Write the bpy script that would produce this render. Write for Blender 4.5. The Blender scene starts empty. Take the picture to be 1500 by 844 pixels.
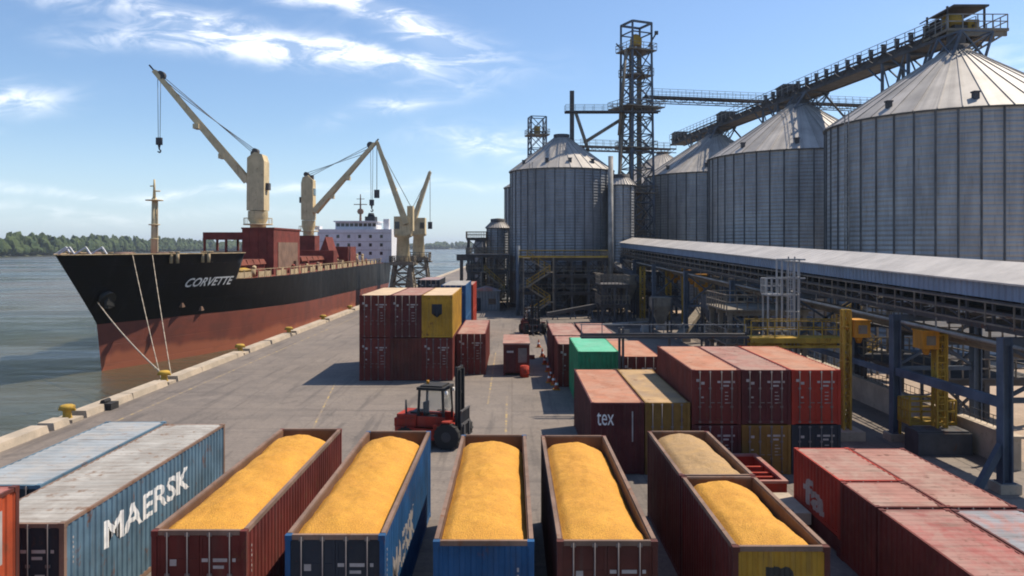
import bpy, bmesh, math, random
from mathutils import Vector, Matrix, Euler
R = math.radians
random.seed(7)
S = bpy.context.scene
COL = S.collection

# ------------------------------------------------------------------ camera
F = 1150.0                      # focal length in photo pixels (photo 1500 x 844)
CAMZ = 10.5
cam_d = bpy.data.cameras.new('camera'); cam = bpy.data.objects.new('camera', cam_d); COL.objects.link(cam)
cam.location = (0, 0, CAMZ); cam.rotation_euler = (R(90), 0, 0)
cam_d.sensor_width = 36; cam_d.lens = F/1500*36; cam_d.shift_y = -62/1500
cam_d.clip_start = .1; cam_d.clip_end = 30000
S.camera = cam

# ------------------------------------------------------------------ sun, sky, exposure
SUN = Vector((.60, .30, 1.0)).normalized()
sl = bpy.data.lights.new('sun', 'SUN'); sun = bpy.data.objects.new('sun', sl); COL.objects.link(sun)
sl.energy = 4.7; sl.angle = R(.5); sl.color = (1, .87, .70)
sun.rotation_euler = SUN.to_track_quat('Z', 'Y').to_euler(); sun.location = (40, 20, 90)
S.view_settings.view_transform = 'Standard'; S.view_settings.look = 'None'
S.view_settings.exposure = 0.42; S.view_settings.gamma = 1; S.view_settings.use_curve_mapping = False
S.cycles.use_denoising = True
S.cycles.max_bounces = 6; S.cycles.diffuse_bounces = 3; S.cycles.glossy_bounces = 3
S.cycles.transmission_bounces = 3; S.cycles.volume_bounces = 0; S.cycles.transparent_max_bounces = 6
S.cycles.filter_width = 1.9

W = bpy.data.worlds.new('World'); S.world = W; W.use_nodes = True
SKY_STRENGTH = .096
# each cloud: centre (x/y, z/y of the view direction), radii, tilt, strength
CLOUDS = [(-.35, .262, .09, .014, -14, .85), (-.27, .235, .14, .016, -9, .95), (-.155, .225, .10, .012, -6, .8), (-.15, .275, .09, .016, -26, 1.0), (-.30, .315, .10, .013, -10, 1.0), (-.20, .30, .06, .012, -16, .8),
          (-.62, .18, .065, .017, 4, 1.0), (-.655, .143, .03, .006, 0, .7), (-.13, .17, .07, .011, 10, .6), (-.03, .125, .06, .015, -4, .8), (-.52, .30, .16, .012, -8, .4), (-.43, .245, .12, .012, -8, .4), (-.08, .25, .10, .02, -12, .35),
          (-.40, .068, .38, .006, 1, .45), (-.62, .04, .30, .010, 0, .25), (.62, .20, .10, .04, -20, .25)]
def build_world():
    nt = W.node_tree; N = nt.nodes; L = nt.links
    bg = N['Background']; bg.inputs['Strength'].default_value = SKY_STRENGTH
    sky = N.new('ShaderNodeTexSky'); sky.sky_type = 'NISHITA'; sky.sun_disc = False
    sky.sun_elevation = math.asin(SUN.z); sky.sun_rotation = math.atan2(SUN.x, SUN.y)
    sky.air_density = 1.0; sky.dust_density = .6; sky.ozone_density = 2.2
    tc = N.new('ShaderNodeTexCoord'); sx = N.new('ShaderNodeSeparateXYZ'); L.new(tc.outputs['Generated'], sx.inputs[0])
    def m(op, a, b=None, c=None):
        n = N.new('ShaderNodeMath'); n.operation = op
        for i, v in enumerate((a, b, c)):
            if v is None: continue
            if isinstance(v, (int, float)): n.inputs[i].default_value = v
            else: L.new(v, n.inputs[i])
        return n.outputs[0]
    ay = m('ADD', m('ABSOLUTE', sx.outputs['Y']), .04)
    u = m('DIVIDE', sx.outputs['X'], ay); v = m('DIVIDE', sx.outputs['Z'], ay)
    # wisps: noise stretched along a slightly falling direction, warped by a second noise
    cb = N.new('ShaderNodeCombineXYZ'); L.new(u, cb.inputs[0]); L.new(v, cb.inputs[1])
    mp = N.new('ShaderNodeMapping'); mp.inputs['Rotation'].default_value = (0, 0, R(14)); mp.inputs['Scale'].default_value = (13, 40, 1)
    L.new(cb.outputs[0], mp.inputs[0])
    nz = N.new('ShaderNodeTexNoise'); nz.inputs['Scale'].default_value = 1.0; nz.inputs['Detail'].default_value = 9; nz.inputs['Roughness'].default_value = .62
    nz.inputs['Distortion'].default_value = .8
    L.new(mp.outputs[0], nz.inputs['Vector'])
    w2 = N.new('ShaderNodeTexNoise'); w2.inputs['Scale'].default_value = 6; w2.inputs['Detail'].default_value = 4; L.new(cb.outputs[0], w2.inputs['Vector'])
    wob = N.new('ShaderNodeVectorMath'); wob.operation = 'SUBTRACT'; L.new(w2.outputs['Color'], wob.inputs[0]); wob.inputs[1].default_value = (.5, .5, .5)
    ws = N.new('ShaderNodeSeparateXYZ'); L.new(wob.outputs[0], ws.inputs[0])
    uw = m('MULTIPLY_ADD', ws.outputs[0], .14, u); vw = m('MULTIPLY_ADD', ws.outputs[1], .06, v)
    tot = None
    for (u0, v0, a, b, rot, st) in CLOUDS:
        c, s = math.cos(R(rot)), math.sin(R(rot))
        du = m('SUBTRACT', uw, u0); dv = m('SUBTRACT', vw, v0)
        p = m('ADD', m('MULTIPLY', du, c/a), m('MULTIPLY', dv, s/a)); q = m('ADD', m('MULTIPLY', du, -s/b), m('MULTIPLY', dv, c/b))
        r2 = m('ADD', m('MULTIPLY', p, p), m('MULTIPLY', q, q))
        e = m('MULTIPLY', m('POWER', 2.718, m('MULTIPLY', r2, -1)), st)
        tot = e if tot is None else m('ADD', tot, e)
    tot = m('MINIMUM', tot, 1.1)
    mr = N.new('ShaderNodeMapRange'); mr.interpolation_type = 'SMOOTHSTEP'; mr.inputs['From Min'].default_value = .38; mr.inputs['From Max'].default_value = .66
    L.new(nz.outputs[0], mr.inputs['Value'])
    mask = m('MULTIPLY', tot, m('MULTIPLY_ADD', mr.outputs[0], .85, .10))
    mask = m('MINIMUM', m('MULTIPLY', mask, .95), .93)
    # pale air low over the horizon belongs to the sky dome
    hz = N.new('ShaderNodeMapRange'); hz.interpolation_type = 'SMOOTHSTEP'; hz.inputs['From Min'].default_value = .0; hz.inputs['From Max'].default_value = .16
    hz.inputs['To Min'].default_value = .42; hz.inputs['To Max'].default_value = 0; L.new(m('ABSOLUTE', sx.outputs['Z']), hz.inputs['Value'])
    mh = N.new('ShaderNodeMix'); mh.data_type = 'RGBA'; L.new(hz.outputs[0], mh.inputs[0]); tint = N.new('ShaderNodeMix'); tint.data_type = 'RGBA'; tint.blend_type = 'MULTIPLY'; tint.inputs[0].default_value = 1; L.new(sky.outputs[0], tint.inputs[6]); tint.inputs[7].default_value = (1.02, 1.12, 1.24, 1)
    L.new(tint.outputs[2], mh.inputs[6]); mh.inputs[7].default_value = (5.6, 7.3, 9.3, 1)
    mx = N.new('ShaderNodeMix'); mx.data_type = 'RGBA'; L.new(mask, mx.inputs[0]); L.new(mh.outputs[2], mx.inputs[6]); mx.inputs[7].default_value = (12.2, 12.2, 12.4, 1)
    L.new(mx.outputs[2], bg.inputs['Color'])
build_world()

# ------------------------------------------------------------------ materials
MATS = {}
class NB:
    """small node builder"""
    def __init__(s, name):
        s.m = bpy.data.materials.new(name); s.m.use_nodes = True
        s.N = s.m.node_tree.nodes; s.L = s.m.node_tree.links
        s.b = s.N['Principled BSDF']
        s._pos = None
    def pos(s):
        if s._pos is None: s._pos = s.N.new('ShaderNodeNewGeometry').outputs['Position']
        return s._pos
    def mapv(s, vec, scale, loc=(0, 0, 0), rot=(0, 0, 0)):
        n = s.N.new('ShaderNodeMapping'); s.L.new(vec, n.inputs[0]); n.inputs['Scale'].default_value = scale; n.inputs['Location'].default_value = loc
        n.inputs['Rotation'].default_value = rot
        return n.outputs[0]
    def noise(s, vec, scale, detail=4, rough=.55, dist=0):
        n = s.N.new('ShaderNodeTexNoise'); s.L.new(vec, n.inputs['Vector']); n.inputs['Scale'].default_value = scale
        n.inputs['Detail'].default_value = detail; n.inputs['Roughness'].default_value = rough; n.inputs['Distortion'].default_value = dist
        return n.outputs[0]
    def ramp(s, v, a, b, lo=0, hi=1, smooth=True):
        n = s.N.new('ShaderNodeMapRange'); s.L.new(v, n.inputs['Value'])
        if smooth: n.interpolation_type = 'SMOOTHSTEP'
        for k, x in (('From Min', a), ('From Max', b), ('To Min', lo), ('To Max', hi)): n.inputs[k].default_value = x
        return n.outputs[0]
    def math(s, op, a, b=None, c=None):
        n = s.N.new('ShaderNodeMath'); n.operation = op
        for i, v in enumerate((a, b, c)):
            if v is None: continue
            if isinstance(v, (int, float)): n.inputs[i].default_value = v
            else: s.L.new(v, n.inputs[i])
        return n.outputs[0]
    def mix(s, f, a, b, mode='MIX'):
        n = s.N.new('ShaderNodeMix'); n.data_type = 'RGBA'; n.blend_type = mode
        for i, v in ((0, f), (6, a), (7, b)):
            if isinstance(v, (int, float)): n.inputs[i].default_value = v
            elif isinstance(v, (tuple, list)): n.inputs[i].default_value = (*v[:3], 1)
            else: s.L.new(v, n.inputs[i])
        return n.outputs[2]
    def scale(s, col, f):
        n = s.N.new('ShaderNodeVectorMath'); n.operation = 'SCALE'
        if isinstance(col, (tuple, list)): n.inputs[0].default_value = col[:3]
        else: s.L.new(col, n.inputs[0])
        if isinstance(f, (int, float)): n.inputs['Scale'].default_value = f
        else: s.L.new(f, n.inputs['Scale'])
        return n.outputs[0]
    def color(s, c): s.L.new(c, s.b.inputs['Base Color'])
    def rough(s, r):
        if isinstance(r, (int, float)): s.b.inputs['Roughness'].default_value = r
        else: s.L.new(r, s.b.inputs['Roughness'])
    def bump(s, h, strength=.3, dist=.02):
        n = s.N.new('ShaderNodeBump'); n.inputs['Strength'].default_value = strength; n.inputs['Distance'].default_value = dist
        s.L.new(h, n.inputs['Height']); s.L.new(n.outputs[0], s.b.inputs['Normal'])

def paint(name, col, rust=.35, dirt=.4, rough=.5, var=.25, fade=None, metal=0.0, rustcol=(.13, .055, .028), top=False):
    """weathered painted steel"""
    key = ('paint', name)
    if key in MATS: return MATS[key]
    k = NB(name); P = k.pos()
    n1 = k.noise(P, .7, 6, .6)
    c = k.scale(col, k.ramp(n1, .3, .7, 1-var, 1+var))
    if fade:
        n0 = k.noise(k.mapv(P, (1, .6, 1), (7, 3, 1)), .9, 7, .65, .4)
        c = k.mix(k.ramp(n0, .42, .62, 0, .75), c, fade)
    sv = k.mapv(P, (4, 4, .35)) if not top else k.mapv(P, (.7, 5, 1))
    st = k.noise(sv, 1.0, 6, .6)
    dcol = (.08, .068, .056) if not top else (.15, .115, .09)
    c = k.mix(k.math('MULTIPLY', k.ramp(st, .5, .75), dirt), c, dcol)
    r1 = k.noise(k.mapv(P, (1, 1, .6)), 2.3, 9, .68, .3)
    rm = k.math('MULTIPLY', k.ramp(r1, .60-.06*rust, .70-.06*rust), rust*1.6)
    rm = k.math('MINIMUM', rm, 1)
    c = k.mix(rm, c, rustcol)
    k.color(c); k.rough(k.ramp(r1, .3, .7, min(1, rough+.12), min(1, rough+.35))); k.b.inputs['Specular IOR Level'].default_value = .3
    k.b.inputs['Metallic'].default_value = metal
    k.bump(k.math('ADD', k.math('MULTIPLY', k.noise(P, 1.1, 2, .5), 3.0), k.math('MULTIPLY', r1, .5)), .22, .03)
    MATS[key] = k.m
    return k.m
def plain(name, col, rough=.6, metal=0, var=.15, scale=3):
    key = ('plain', name)
    if key in MATS: return MATS[key]
    k = NB(name); n = k.noise(k.pos(), scale, 5, .6)
    k.color(k.scale(col, k.ramp(n, .3, .7, 1-var, 1+var))); k.rough(rough); k.b.inputs['Metallic'].default_value = metal
    MATS[key] = k.m
    return k.m

M = {}
M['red'] = paint('oxide red paint', (.118, .022, .017), .35, .35)
M['brightred'] = paint('bright red paint', (.30, .030, .016), .25, .3)
M['orange'] = paint('orange red paint', (.33, .055, .018), .3, .3)
M['maroon'] = paint('maroon paint', (.080, .018, .018), .3, .35)
M['brown'] = paint('brown red paint', (.090, .025, .018), .35, .4)
M['blue'] = paint('strong blue paint', (.014, .075, .185), .25, .3)
M['mblue'] = paint('weathered grey blue paint', (.085, .150, .205), .5, .55)
M['dkblue'] = paint('dark slate paint', (.022, .027, .036), .25, .3)
M['yellow'] = paint('ochre yellow paint', (.36, .20, .022), .5, .4)
M['ochre'] = paint('dirty ochre paint darkened for shade', (.19, .105, .022), .5, .5)  # dirty yellow paint, its colour made darker to carry the shade
M['green'] = paint('green paint', (.025, .19, .09), .3, .35)
M['rim'] = paint('worn bare rim steel', (.195, .125, .09), .6, .5, rustcol=(.16, .075, .04))
M['inner'] = paint('rusty inner wall', (.13, .07, .042), .6, .5)
M['roof_pink'] = paint('sun bleached pink roof', (.31, .160, .130), .5, .65, .75, .16, fade=(.35, .245, .20), top=True, rustcol=(.15, .08, .06))
M['roof_red'] = paint('bleached red ribbed roof', (.31, .105, .092), .45, .65, .75, .16, fade=(.33, .215, .18), top=True, rustcol=(.15, .08, .06))
M['roof_orange'] = paint('bleached orange roof', (.40, .185, .115), .4, .55, .75, .14, fade=(.42, .25, .175), top=True, rustcol=(.22, .10, .06))
M['roof_grey'] = paint('pale grey roof', (.345, .335, .31), .55, .8, .75, .16, fade=(.26, .24, .215), top=True, rustcol=(.20, .13, .09))
M['roof_blue'] = paint('pale blue roof', (.27, .30, .32), .45, .65, .75, .14, fade=(.35, .34, .32), top=True, rustcol=(.22, .15, .11))
M['roof_slate'] = paint('grey patched roof', (.24, .25, .27), .4, .5, .7, .15, fade=(.38, .16, .13), top=True)
M['roof_tan'] = paint('tan roof', (.40, .27, .14), .35, .45, .7, .15, fade=(.30, .22, .15), top=True)
M['roof_cream'] = paint('cream roof', (.55, .42, .28), .3, .4, .7, .12, top=True, rustcol=(.3, .2, .12))
M['roof_green'] = paint('bleached green roof', (.11, .42, .27), .3, .35, .7, .12, fade=(.16, .45, .31), top=True)
M['bar'] = plain('galvanised bar', (.17, .145, .135), .55, .3)
M['white'] = plain('white lettering', (.78, .78, .76), .6)
M['mark'] = plain('dull white marking', (.36, .33, .31), .7)
M['black'] = plain('black lettering', (.02, .02, .018), .6)
M['floor'] = plain('container floor boards', (.12, .08, .05), .8)
M['steel'] = paint('blue grey steel', (.085, .11, .145), .2, .35, .55, rustcol=(.10, .07, .05))
M['darksteel'] = paint('dark weathered steel', (.075, .075, .078), .45, .5, .6)
M['galv'] = paint('galvanised steel', (.27, .27, .26), .3, .4, .5, metal=.2)
M['rustgalv'] = paint('dull brown galvanised steel', (.19, .165, .13), .5, .5, .6)
M['safety'] = paint('safety yellow paint', (.40, .255, .04), .45, .55, .55)
M['safeorange'] = paint('safety orange paint', (.46, .21, .025), .45, .5, .55)
M['whitesteel'] = paint('off white steel', (.36, .36, .35), .2, .3, .5)
M['cream'] = paint('cream crane paint', (.58, .47, .28), .3, .4, .5, .12)
M['glass'] = None
k = NB('dark window glass'); k.color(k.scale((.025, .03, .035), k.ramp(k.noise(k.pos(), 1.5, 2), .3, .7, .7, 1.3))); k.rough(.08); M['glass'] = k.m
M['rubber'] = plain('black rubber', (.018, .018, .018), .85)
M['rope'] = plain('pale mooring rope', (.42, .36, .28), .9)
M['wire'] = plain('dark wire rope', (.09, .09, .09), .6)
M['concrete'] = None
k = NB('pale concrete'); P = k.pos(); a = k.noise(P, .6, 8, .65); b_ = k.noise(P, 6, 6, .6)
c = k.mix(k.ramp(a, .35, .65), (.46, .38, .285), (.33, .28, .215)); c = k.mix(k.ramp(b_, .55, .75, 0, .5), c, (.15, .12, .09))
k.color(c); k.rough(.9); k.bump(b_, .3, .02); M['concrete'] = k.m

# ground: worn concrete apron with joints, tyre marks and stains
k = NB('worn concrete apron'); P = k.pos()
a = k.noise(P, .045, 7, .6); b_ = k.noise(P, .5, 8, .65); f_ = k.noise(P, 5, 6, .7)
c = k.mix(k.ramp(a, .35, .65), (.190, .160, .135), (.130, .112, .098))
c = k.mix(k.ramp(b_, .38, .62, 0, .55), c, (.215, .18, .15)); c = k.mix(k.ramp(b_, .58, .70, 0, .7), c, (.10, .088, .078)); p2 = k.noise(k.mapv(P, (1, 1, 1), (31, 7, 0)), .16, 3, .5, .6); c = k.mix(k.ramp(p2, .55, .575, 0, .30), c, (.125, .108, .094)); c = k.mix(k.ramp(p2, .40, .385, 0, .25), c, (.24, .205, .17))
st = k.noise(k.mapv(P, (1.6, .10, 1)), .8, 5, .6); c = k.mix(k.ramp(st, .53, .66, 0, .6), c, (.09, .078, .07))
st2 = k.noise(k.mapv(P, (.12, 1.3, 1), (4, 9, 0), (0, 0, .25)), .8, 5, .6); c = k.mix(k.ramp(st2, .55, .68, 0, .5), c, (.10, .086, .077)); rg = k.noise(k.mapv(P, (1, .5, 1)), .33, 3, .5, 2.5); c = k.mix(k.ramp(k.math('ABSOLUTE', k.math('SUBTRACT', rg, .5)), 0, .012, .4, 0), c, (.075, .066, .06))
bk = k.N.new('ShaderNodeTexBrick'); k.L.new(P, bk.inputs['Vector']); bk.inputs['Scale'].default_value = 1; bk.inputs['Mortar Size'].default_value = .025
bk.inputs['Brick Width'].default_value = 6; bk.inputs['Row Height'].default_value = 5; bk.inputs['Color1'].default_value = (1, 1, 1, 1); bk.inputs['Color2'].default_value = (.9, .9, .9, 1); bk.inputs['Mortar'].default_value = (.62, .6, .58, 1); bk.offset = 0
c = k.mix(.85, c, bk.outputs['Color'], 'MULTIPLY')
c = k.scale(c, k.ramp(f_, .3, .7, .86, 1.12)); k.color(c); k.rough(.88); k.bump(f_, .25, .02); M['ground'] = k.m
k = NB('sandy yard'); P = k.pos(); a = k.noise(P, .12, 8, .65); b_ = k.noise(P, 3, 6, .7)
c = k.mix(k.ramp(a, .35, .65), (.37, .28, .205), (.28, .215, .16)); k.color(k.scale(c, k.ramp(b_, .3, .7, .85, 1.12))); k.rough(.95); k.bump(b_, .4, .03); M['sand'] = k.m
k = NB('worn yellow line'); P = k.pos(); a = k.noise(P, 1.4, 8, .7)
c = k.mix(k.ramp(a, .36, .52), (.40, .29, .10), (.19, .155, .125)); k.color(c); k.rough(.85); M['line'] = k.m

# river
k = NB('river water'); P = k.pos()
k.color(k.mix(k.ramp(k.noise(P, .012, 4), .4, .6), (.052, .062, .044), (.100, .080, .042))); wp = k.noise(k.mapv(P, (.010, .028, 1)), 1.0, 5, .6, .6); k.rough(k.ramp(wp, .38, .62, .05, .32)); k.b.inputs['IOR'].default_value = 1.33
h = k.math('ADD', k.noise(k.mapv(P, (.22, .55, 1)), 1.0, 7, .66, .5), k.math('MULTIPLY', k.noise(k.mapv(P, (.035, .09, 1)), 1, 4), 2.4))
k.bump(h, 1.0, .75); M['water'] = k.m

# corn
def grain_mat(name, c1, c2, c3):
    k = NB(name); P = k.pos(); a = k.noise(P, 1.3, 8, .68, .5); b_ = k.noise(P, 20, 3, .75); v = k.N.new('ShaderNodeTexVoronoi'); v.inputs['Scale'].default_value = 34; k.L.new(P, v.inputs['Vector'])
    c = k.mix(k.ramp(a, .35, .65), c1, c2); c = k.mix(k.ramp(b_, .45, .72, 0, .75), c, c3); c = k.scale(c, k.ramp(v.outputs['Distance'], 0, .6, 1.18, .78))
    k.color(c); k.rough(.75); k.bump(k.math('ADD', b_, k.math('MULTIPLY', v.outputs['Distance'], -.8)), .55, .05)
    return k.m
M['corn'] = grain_mat('golden corn', (.72, .358, .032), (.62, .290, .022), (.42, .178, .013))
M['wheat'] = grain_mat('dusty tan grain', (.52, .32, .12), (.42, .27, .12), (.32, .20, .085))

# silo walls: corrugated galvanised sheets, each sheet a little different
def silo_mat(name, radius, tone=(.235, .255, .285), sheet=2.4, ring=.95):
    k = NB(name); tc = k.N.new('ShaderNodeTexCoord'); s_ = k.N.new('ShaderNodeSeparateXYZ'); k.L.new(tc.outputs['Object'], s_.inputs[0])
    ang = k.math('MULTIPLY', k.math('ARCTAN2', s_.outputs[1], s_.outputs[0]), radius)
    cb = k.N.new('ShaderNodeCombineXYZ'); k.L.new(ang, cb.inputs[0]); k.L.new(s_.outputs[2], cb.inputs[1])
    bk = k.N.new('ShaderNodeTexBrick'); k.L.new(cb.outputs[0], bk.inputs['Vector']); bk.inputs['Scale'].default_value = 1; bk.inputs['Mortar Size'].default_value = .03
    bk.inputs['Brick Width'].default_value = sheet; bk.inputs['Row Height'].default_value = ring; bk.inputs['Color1'].default_value = (1.05, 1.05, 1.05, 1); bk.inputs['Color2'].default_value = (.92, .93, .95, 1); bk.inputs['Mortar'].default_value = (.78, .78, .78, 1)
    P = k.pos(); n = k.noise(k.mapv(P, (1, 1, .16)), .7, 7, .62)
    c = k.mix(1, tone, bk.outputs['Color'], 'MULTIPLY'); c = k.scale(c, k.ramp(n, .3, .7, .78, 1.18))
    n2 = k.noise(k.mapv(P, (1.5, 1.5, .25), (3, 2, 0)), 1.0, 7, .65); c = k.mix(k.ramp(n2, .58, .74, 0, .5), c, (.15, .125, .10))
    k.color(c); k.rough(.48); k.b.inputs['Metallic'].default_value = .35
    wv = k.math('SINE', k.math('MULTIPLY', s_.outputs[2], 2*math.pi/.48)); k.bump(wv, .6, .05)
    return k.m
M['silo13'] = silo_mat('galvanised silo sheets', 13, (.315, .325, .33))
M['silo9'] = silo_mat('grey silo sheets', 9, (.25, .265, .28))
M['rib'] = paint('dark silo stiffener steel', (.10, .11, .12), .25, .3, .5, metal=.2)
def roof_mat(name, npan):
    k = NB(name); tc = k.N.new('ShaderNodeTexCoord'); s_ = k.N.new('ShaderNodeSeparateXYZ'); k.L.new(tc.outputs['Object'], s_.inputs[0])
    ang = k.math('MULTIPLY', k.math('ARCTAN2', s_.outputs[1], s_.outputs[0]), npan/(2*math.pi))
    fl = k.math('FLOOR', ang); wn = k.N.new('ShaderNodeTexWhiteNoise'); wn.noise_dimensions = '1D'; k.L.new(fl, wn.inputs['W'])
    cb = k.N.new('ShaderNodeCombineXYZ'); k.L.new(ang, cb.inputs[0])
    rr = k.N.new('ShaderNodeVectorMath'); rr.operation = 'LENGTH'; k.L.new(tc.outputs['Object'], rr.inputs[0]); k.L.new(k.math('MULTIPLY', rr.outputs['Value'], .12), cb.inputs[1])
    st = k.noise(k.mapv(cb.outputs[0], (2.2, 1, 1)), 1.0, 6, .6); n = k.noise(k.pos(), .35, 6, .6)
    c = k.mix(k.ramp(wn.outputs['Value'], 0, 1, 0, 1, False), (.40, .375, .345), (.31, .295, .275)); c = k.mix(k.ramp(st, .45, .68, 0, .7), c, (.24, .23, .22)); c = k.scale(c, k.ramp(n, .3, .7, .8, 1.15))
    k.color(c); k.rough(.6); k.b.inputs['Metallic'].default_value = .1; k.bump(st, .2, .03)
    return k.m
M['roof13'] = roof_mat('silo roof sheets', 40)
M['roof9'] = roof_mat('silo roof sheets worn', 30)
def corr_mat(name, col, axis, pitch, depth=.03, dirt=.35):
    k = NB(name); P = k.pos(); s_ = k.N.new('ShaderNodeSeparateXYZ'); k.L.new(P, s_.inputs[0])
    n = k.noise(P, .5, 7, .62); c = k.scale(col, k.ramp(n, .3, .7, .82, 1.12)); n2 = k.noise(k.mapv(P, (3, 3, .3)), 1, 6, .6); c = k.mix(k.ramp(n2, .55, .75, 0, dirt), c, (.16, .14, .12))
    k.color(c); k.rough(.5); k.b.inputs['Metallic'].default_value = .1
    k.bump(k.math('SINE', k.math('MULTIPLY', s_.outputs[axis], 2*math.pi/pitch)), .8, depth)
    return k.m
M['gal_roof'] = corr_mat('pale gallery roofing', (.47, .44, .40), 1, .9, .03, .2)
M['gal_side'] = corr_mat('blue gallery cladding', (.19, .26, .37), 1, .45, .06, .2)
M['clad'] = corr_mat('grey shed cladding', (.17, .18, .19), 0, .5, .05)
k = NB('black hull paint'); P = k.pos(); a = k.noise(k.mapv(P, (1, 1, .25)), .5, 8, .65); b_ = k.noise(P, .12, 5)
c = k.mix(k.ramp(a, .5, .7, 0, .6), (.006, .0065, .008), (.022, .022, .024)); c = k.mix(k.ramp(k.noise(k.mapv(P, (1.5, 1.5, .12)), .7, 7, .7), .64, .74, 0, .45), c, (.10, .045, .022))
k.color(c); k.rough(k.ramp(a, .3, .7, .4, .6)); k.b.inputs['Specular IOR Level'].default_value = .25
def plates(k, P):
    s_ = k.N.new('ShaderNodeSeparateXYZ'); k.L.new(P, s_.inputs[0]); cb = k.N.new('ShaderNodeCombineXYZ'); k.L.new(s_.outputs[1], cb.inputs[0]); k.L.new(s_.outputs[2], cb.inputs[1])
    bk = k.N.new('ShaderNodeTexBrick'); k.L.new(cb.outputs[0], bk.inputs['Vector']); bk.inputs['Scale'].default_value = 1; bk.inputs['Mortar Size'].default_value = .05; bk.inputs['Mortar Smooth'].default_value = .6; bk.inputs['Brick Width'].default_value = 7; bk.inputs['Row Height'].default_value = 2.1
    k.bump(k.math('ADD', k.math('MULTIPLY', bk.outputs['Fac'], -.5), k.math('MULTIPLY', k.noise(P, .5, 4, .6), .7)), .35, .10)
plates(k, P); M['hullblack'] = k.m
k = NB('red antifouling paint'); a = k.noise(k.mapv(k.pos(), (.5, .5, .35)), .5, 8, .65); sz = k.N.new('ShaderNodeSeparateXYZ'); k.L.new(k.pos(), sz.inputs[0])
c = k.mix(k.ramp(a, .4, .66, 0, .8), (.20, .054, .034), (.125, .040, .030)); b_ = k.noise(k.mapv(k.pos(), (.25, .25, .05)), .6, 5, .6)
lo = k.math('ADD', sz.outputs[2], k.math('MULTIPLY', b_, 3.2)); c = k.mix(k.ramp(lo, .1, 1.0, .85, 0), c, (.36, .115, .06))  # sunlit lower hull put into the colour: brighter orange below a wavy edge
w_ = k.noise(k.mapv(k.pos(), (.25, .25, 2.2)), .8, 6, .65); c = k.mix(k.ramp(w_, .55, .72, 0, .5), c, (.10, .045, .03)); k.color(c); k.rough(.65); plates(k, k.pos()); M['hullred'] = k.m
M['deck'] = paint('red brown deck paint', (.17, .05, .032), .4, .45, .7)
M['deckhouse'] = paint('dull red deckhouse paint', (.16, .035, .026), .3, .35, .6)
M['shipwhite'] = paint('ship white paint', (.66, .67, .70), .18, .25, .5, .08)
M['deckcream'] = paint('rust stained cream paint', (.40, .31, .19), .6, .5, .7)

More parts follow.
